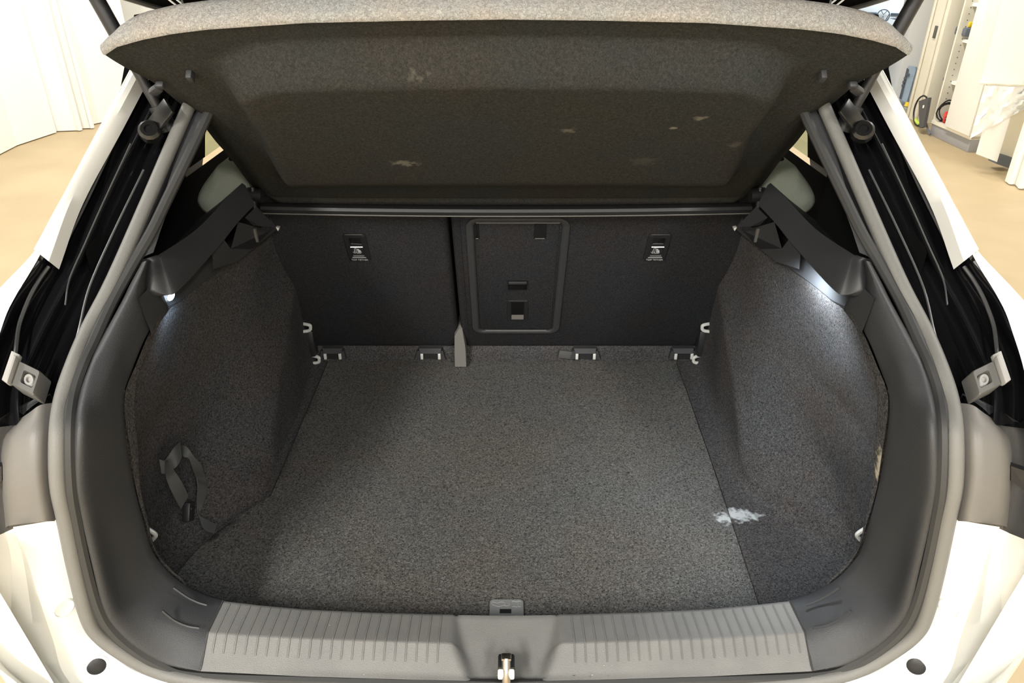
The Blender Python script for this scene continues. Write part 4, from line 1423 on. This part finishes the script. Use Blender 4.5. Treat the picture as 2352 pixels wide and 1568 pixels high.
tag(G().prism([wy(2288, 376, cpY + .05), wy(2322, 388, cpY + .05), wy(2326, 362, cpY + .05), wy(2294, 352, cpY + .05)], (0, .12, 0)).put('slate_block', M['slate'], smooth=False), 'slate grey block on the floor between the bench and the right partition', 'block')
rp = thing('folding_partition', onZ(2330, 430, 0), 'white folding partition with pleats at the right frame edge', 'partition')
foot = [onZ(x, y, 0) for x, y in [(2307, 418), (2318, 426), (2330, 426), (2340, 436), (2352, 436), (2364, 446), (2420, 470)]]
for i, (a, b) in enumerate(zip(foot[:-1], foot[1:])):
    d_ = (b - a).normalized()
    n_ = Vector((d_.y, -d_.x, 0)) * .02
    z0 = Vector((0, 0, .01))
    hgt = 3.0 if i > 2 else .75 + .2 * i
    G().prism([a + z0, b + z0, b - n_ + z0, a - n_ + z0], (0.0, 0, 3.0 if i > 3 else hgt)).put('leaf', M['white_matte'], rp, smooth=False)

# parts leaning beside the post
for k, (poly, m_, lab, Yd) in enumerate((([(2068, 228), (2082, 236), (2104, 160), (2102, 155), (2086, 152)], M['blue_paint'], 'pale blue bumper skin leaning on the white post', .03),
                                         ([(2042, 214), (2052, 220), (2086, 162), (2084, 156), (2076, 153)], M['light_blue'], 'narrow whitish blue bumper strip leaning left of the pale blue one', .06))):
    q0_ = onZ(poly[0][0], poly[0][1] + 16, 0)
    Yp = q0_.y
    pp = [onY(x, y, Yp + .10 * k) for x, y in poly]
    root = thing('bumper_skin', Vector((pp[0].x, pp[0].y, 0)), lab, 'car part')
    G().prism(pp, (.05, .06, 0)).put('skin', m_, root, smooth=False)
    mid = [(lerp(poly[0][0], poly[1][0], .0) - 3, poly[0][1] - 2), (poly[0][0] + 2, poly[0][1] + 1), (poly[-1][0] + 2, poly[-1][1] + 8), (poly[-1][0] - 3, poly[-1][1] + 4)] if k == 0 else \
        [(2056, 196), (2058, 198), (2076, 168), (2074, 166)]
    G().prism([onY(x, y, Yp + .10 * k - .012) for x, y in mid], (.01, .02, 0)).put('grille_slot', M['slate'], root, smooth=False)
    if k == 0:
        for (x, y) in ((2076, 188), (2079, 180), (2074, 196), (2086, 172)):
            G().box(onY(x, y, Yp - .012), (.03, .02, .03), None, .006).put('mount_hole', M['slate'], root)
yb = onZ(2083, 262, 0)
bt = thing('spray_bottle', yb, 'clear bottle with a yellow cap beside the leaning bumper parts', 'bottle')
pb0, pb1 = onY(2081, 262, yb.y), onY(2083, 244, yb.y)
G().tube([pb0, lerp(pb0, pb1, .8), pb1], [.035, .035, .02], 10).put('bottle_body', M['headrest'], bt)
G().tube([pb1, pb1 + Vector((.006, 0, .045))], [.032, .026], 10).put('bottle_cap', M['yellow'], bt)
sp0, sp1 = onY(2090, 236, yb.y), onY(2102, 182, yb.y + .1)
tag(G().tube([Vector((sp0.x - .05, sp0.y - .02, .0)), sp0, sp1], [.008, .010, .014], 7).put('brush_handle', M['slate']), 'thin dark brush handle leaning on the post above the yellow cap', 'brush')

# dark pile and white box in the far hall
dp = onZ(2068, 162, 0)
pile = thing('scrap_bumper', dp, 'dark bumper piece lying on the far hall floor', 'car part')
for k in range(3):
    G().box(dp + Vector((-.05 + .06 * k, .06 * k, .06 + .05 * k)), (.42 - .06 * k, .12, .07), Matrix.Rotation(.5 + .15 * k, 3, 'Z') @ Matrix.Rotation(.1 * k, 3, 'Y'), .03).put('slab', (M['dark_fabric'], M['plinth'], M['dark_fabric'])[k], pile)
wb = onZ(2088, 122, 0)
wbx = thing('white_crate', wb, 'white crate on the far hall floor in front of the parked white car', 'crate')
G().box(wb + Vector((0, 0, .13)), (.26, .26, .26), Matrix.Rotation(.4, 3, 'Z'), .01).put('crate_body', M['cream'], wbx)
G().box(wb + Vector((0, 0, .27)), (.29, .29, .025), Matrix.Rotation(.4, 3, 'Z'), .008).put('crate_lid', M['white_matte'], wbx)

# white car parked in the far hall
car_o = onY(2038, 60, 14.0)
pc = thing('parked_car', Vector((car_o.x, 15.5, 0)), 'white parked car in the far hall showing its round front emblem', 'car')
fwd2 = Vector((-.50, -.866, 0)).normalized()
rt2 = Vector((-fwd2.y, fwd2.x, 0))
rt2 = rt2 if rt2.x > 0 else -rt2
em = onY(2029, 36, 14.0)
pcf = Fr(Vector((em.x, em.y, 0)), rt2, Vector((0, 0, 1)), fwd2)
prof = [(.02, .22), (.08, .35), (.06, .5), (.0, .62), (-.03, em.z + .12), (-.15, em.z + .24), (-.9, em.z + .38), (-1.0, em.z + .42), (-1.7, em.z + .85), (-2.6, em.z + .92), (-3.9, em.z + .5), (-4.1, .3)]
rows = []
for xx, kk in ((-.88, .88), (-.82, .97), (-.5, 1), (0, 1), (.5, 1), (.82, .97), (.88, .88)):
    rows.append([pcf.p(xx * (1 if z < em.z + .45 else .78), z * (kk if z > .5 else 1), h - (.25 * abs(xx) ** 2.5)) for h, z in prof])
pcb = G().grid(rows).put('car_shell', M['white_paint'], pc, ang=40)
for zz in (.03, -.05):
    for sx_ in (-1, 1):
        G().box(pcf.p(sx_ * .36, em.z + zz, .0), (.5, .035, .03), pcf.m(), .008).put('grille_bar', M['slate'], pc)
for sx_ in (-1, 1):
    G().box(pcf.p(sx_ * .72, em.z + .02, -.07), (.26, .14, .05), pcf.m() @ Matrix.Rotation(-.35 * sx_, 3, 'Y'), .02).put('headlamp', M['slate'], pc)
n_ = 24
eg = G()
eg.tube([pcf.p(.10 * math.cos(2 * math.pi * k / n_), em.z + .10 * math.sin(2 * math.pi * k / n_), .04) for k in range(n_ + 1)], .008, 6)
eg.tube([pcf.p(-.05, em.z + .085, .04), pcf.p(0, em.z + .02, .04), pcf.p(.05, em.z + .085, .04)], .007, 6)
eg.tube([pcf.p(-.09, em.z + .03, .04), pcf.p(-.045, em.z - .08, .04), pcf.p(0, em.z, .04), pcf.p(.045, em.z - .08, .04), pcf.p(.09, em.z + .03, .04)], .007, 6)
eg.put('emblem', M['slate'], pc, 'round emblem of two stacked letters')
for sx_ in (-.8, .8):
    for hh in (-.75, -3.2):
        c_ = pcf.p(sx_, .32, hh)
        G().tube([c_ - pcf.ex * .1, c_ + pcf.ex * .1], .32, 20).put('wheel', M['tyre'], pc)

# studded mat under the rear of the car
mt = thing('studded_mat', (0, .9, 0), 'tan rubber mat with round studs on the floor below the bumper corners', 'mat')
G().box((0, .95, .003), (2.6, 1.4, .006)).put('mat_base', M['floor'], mt, smooth=False)
n_stud = 0
for s in (-1, 1):
    gs = G()
    for i in range(9):
        for j in range(12):
            x = s * (.72 + .05 * i + (.025 if j % 2 else 0))
            y = .62 + .045 * j
            gs.tube([Vector((x, y, .004)), Vector((x, y, .009))], [.019, .016], 10)
    gs.put('studs', M['floor'], mt, kind='stuff')
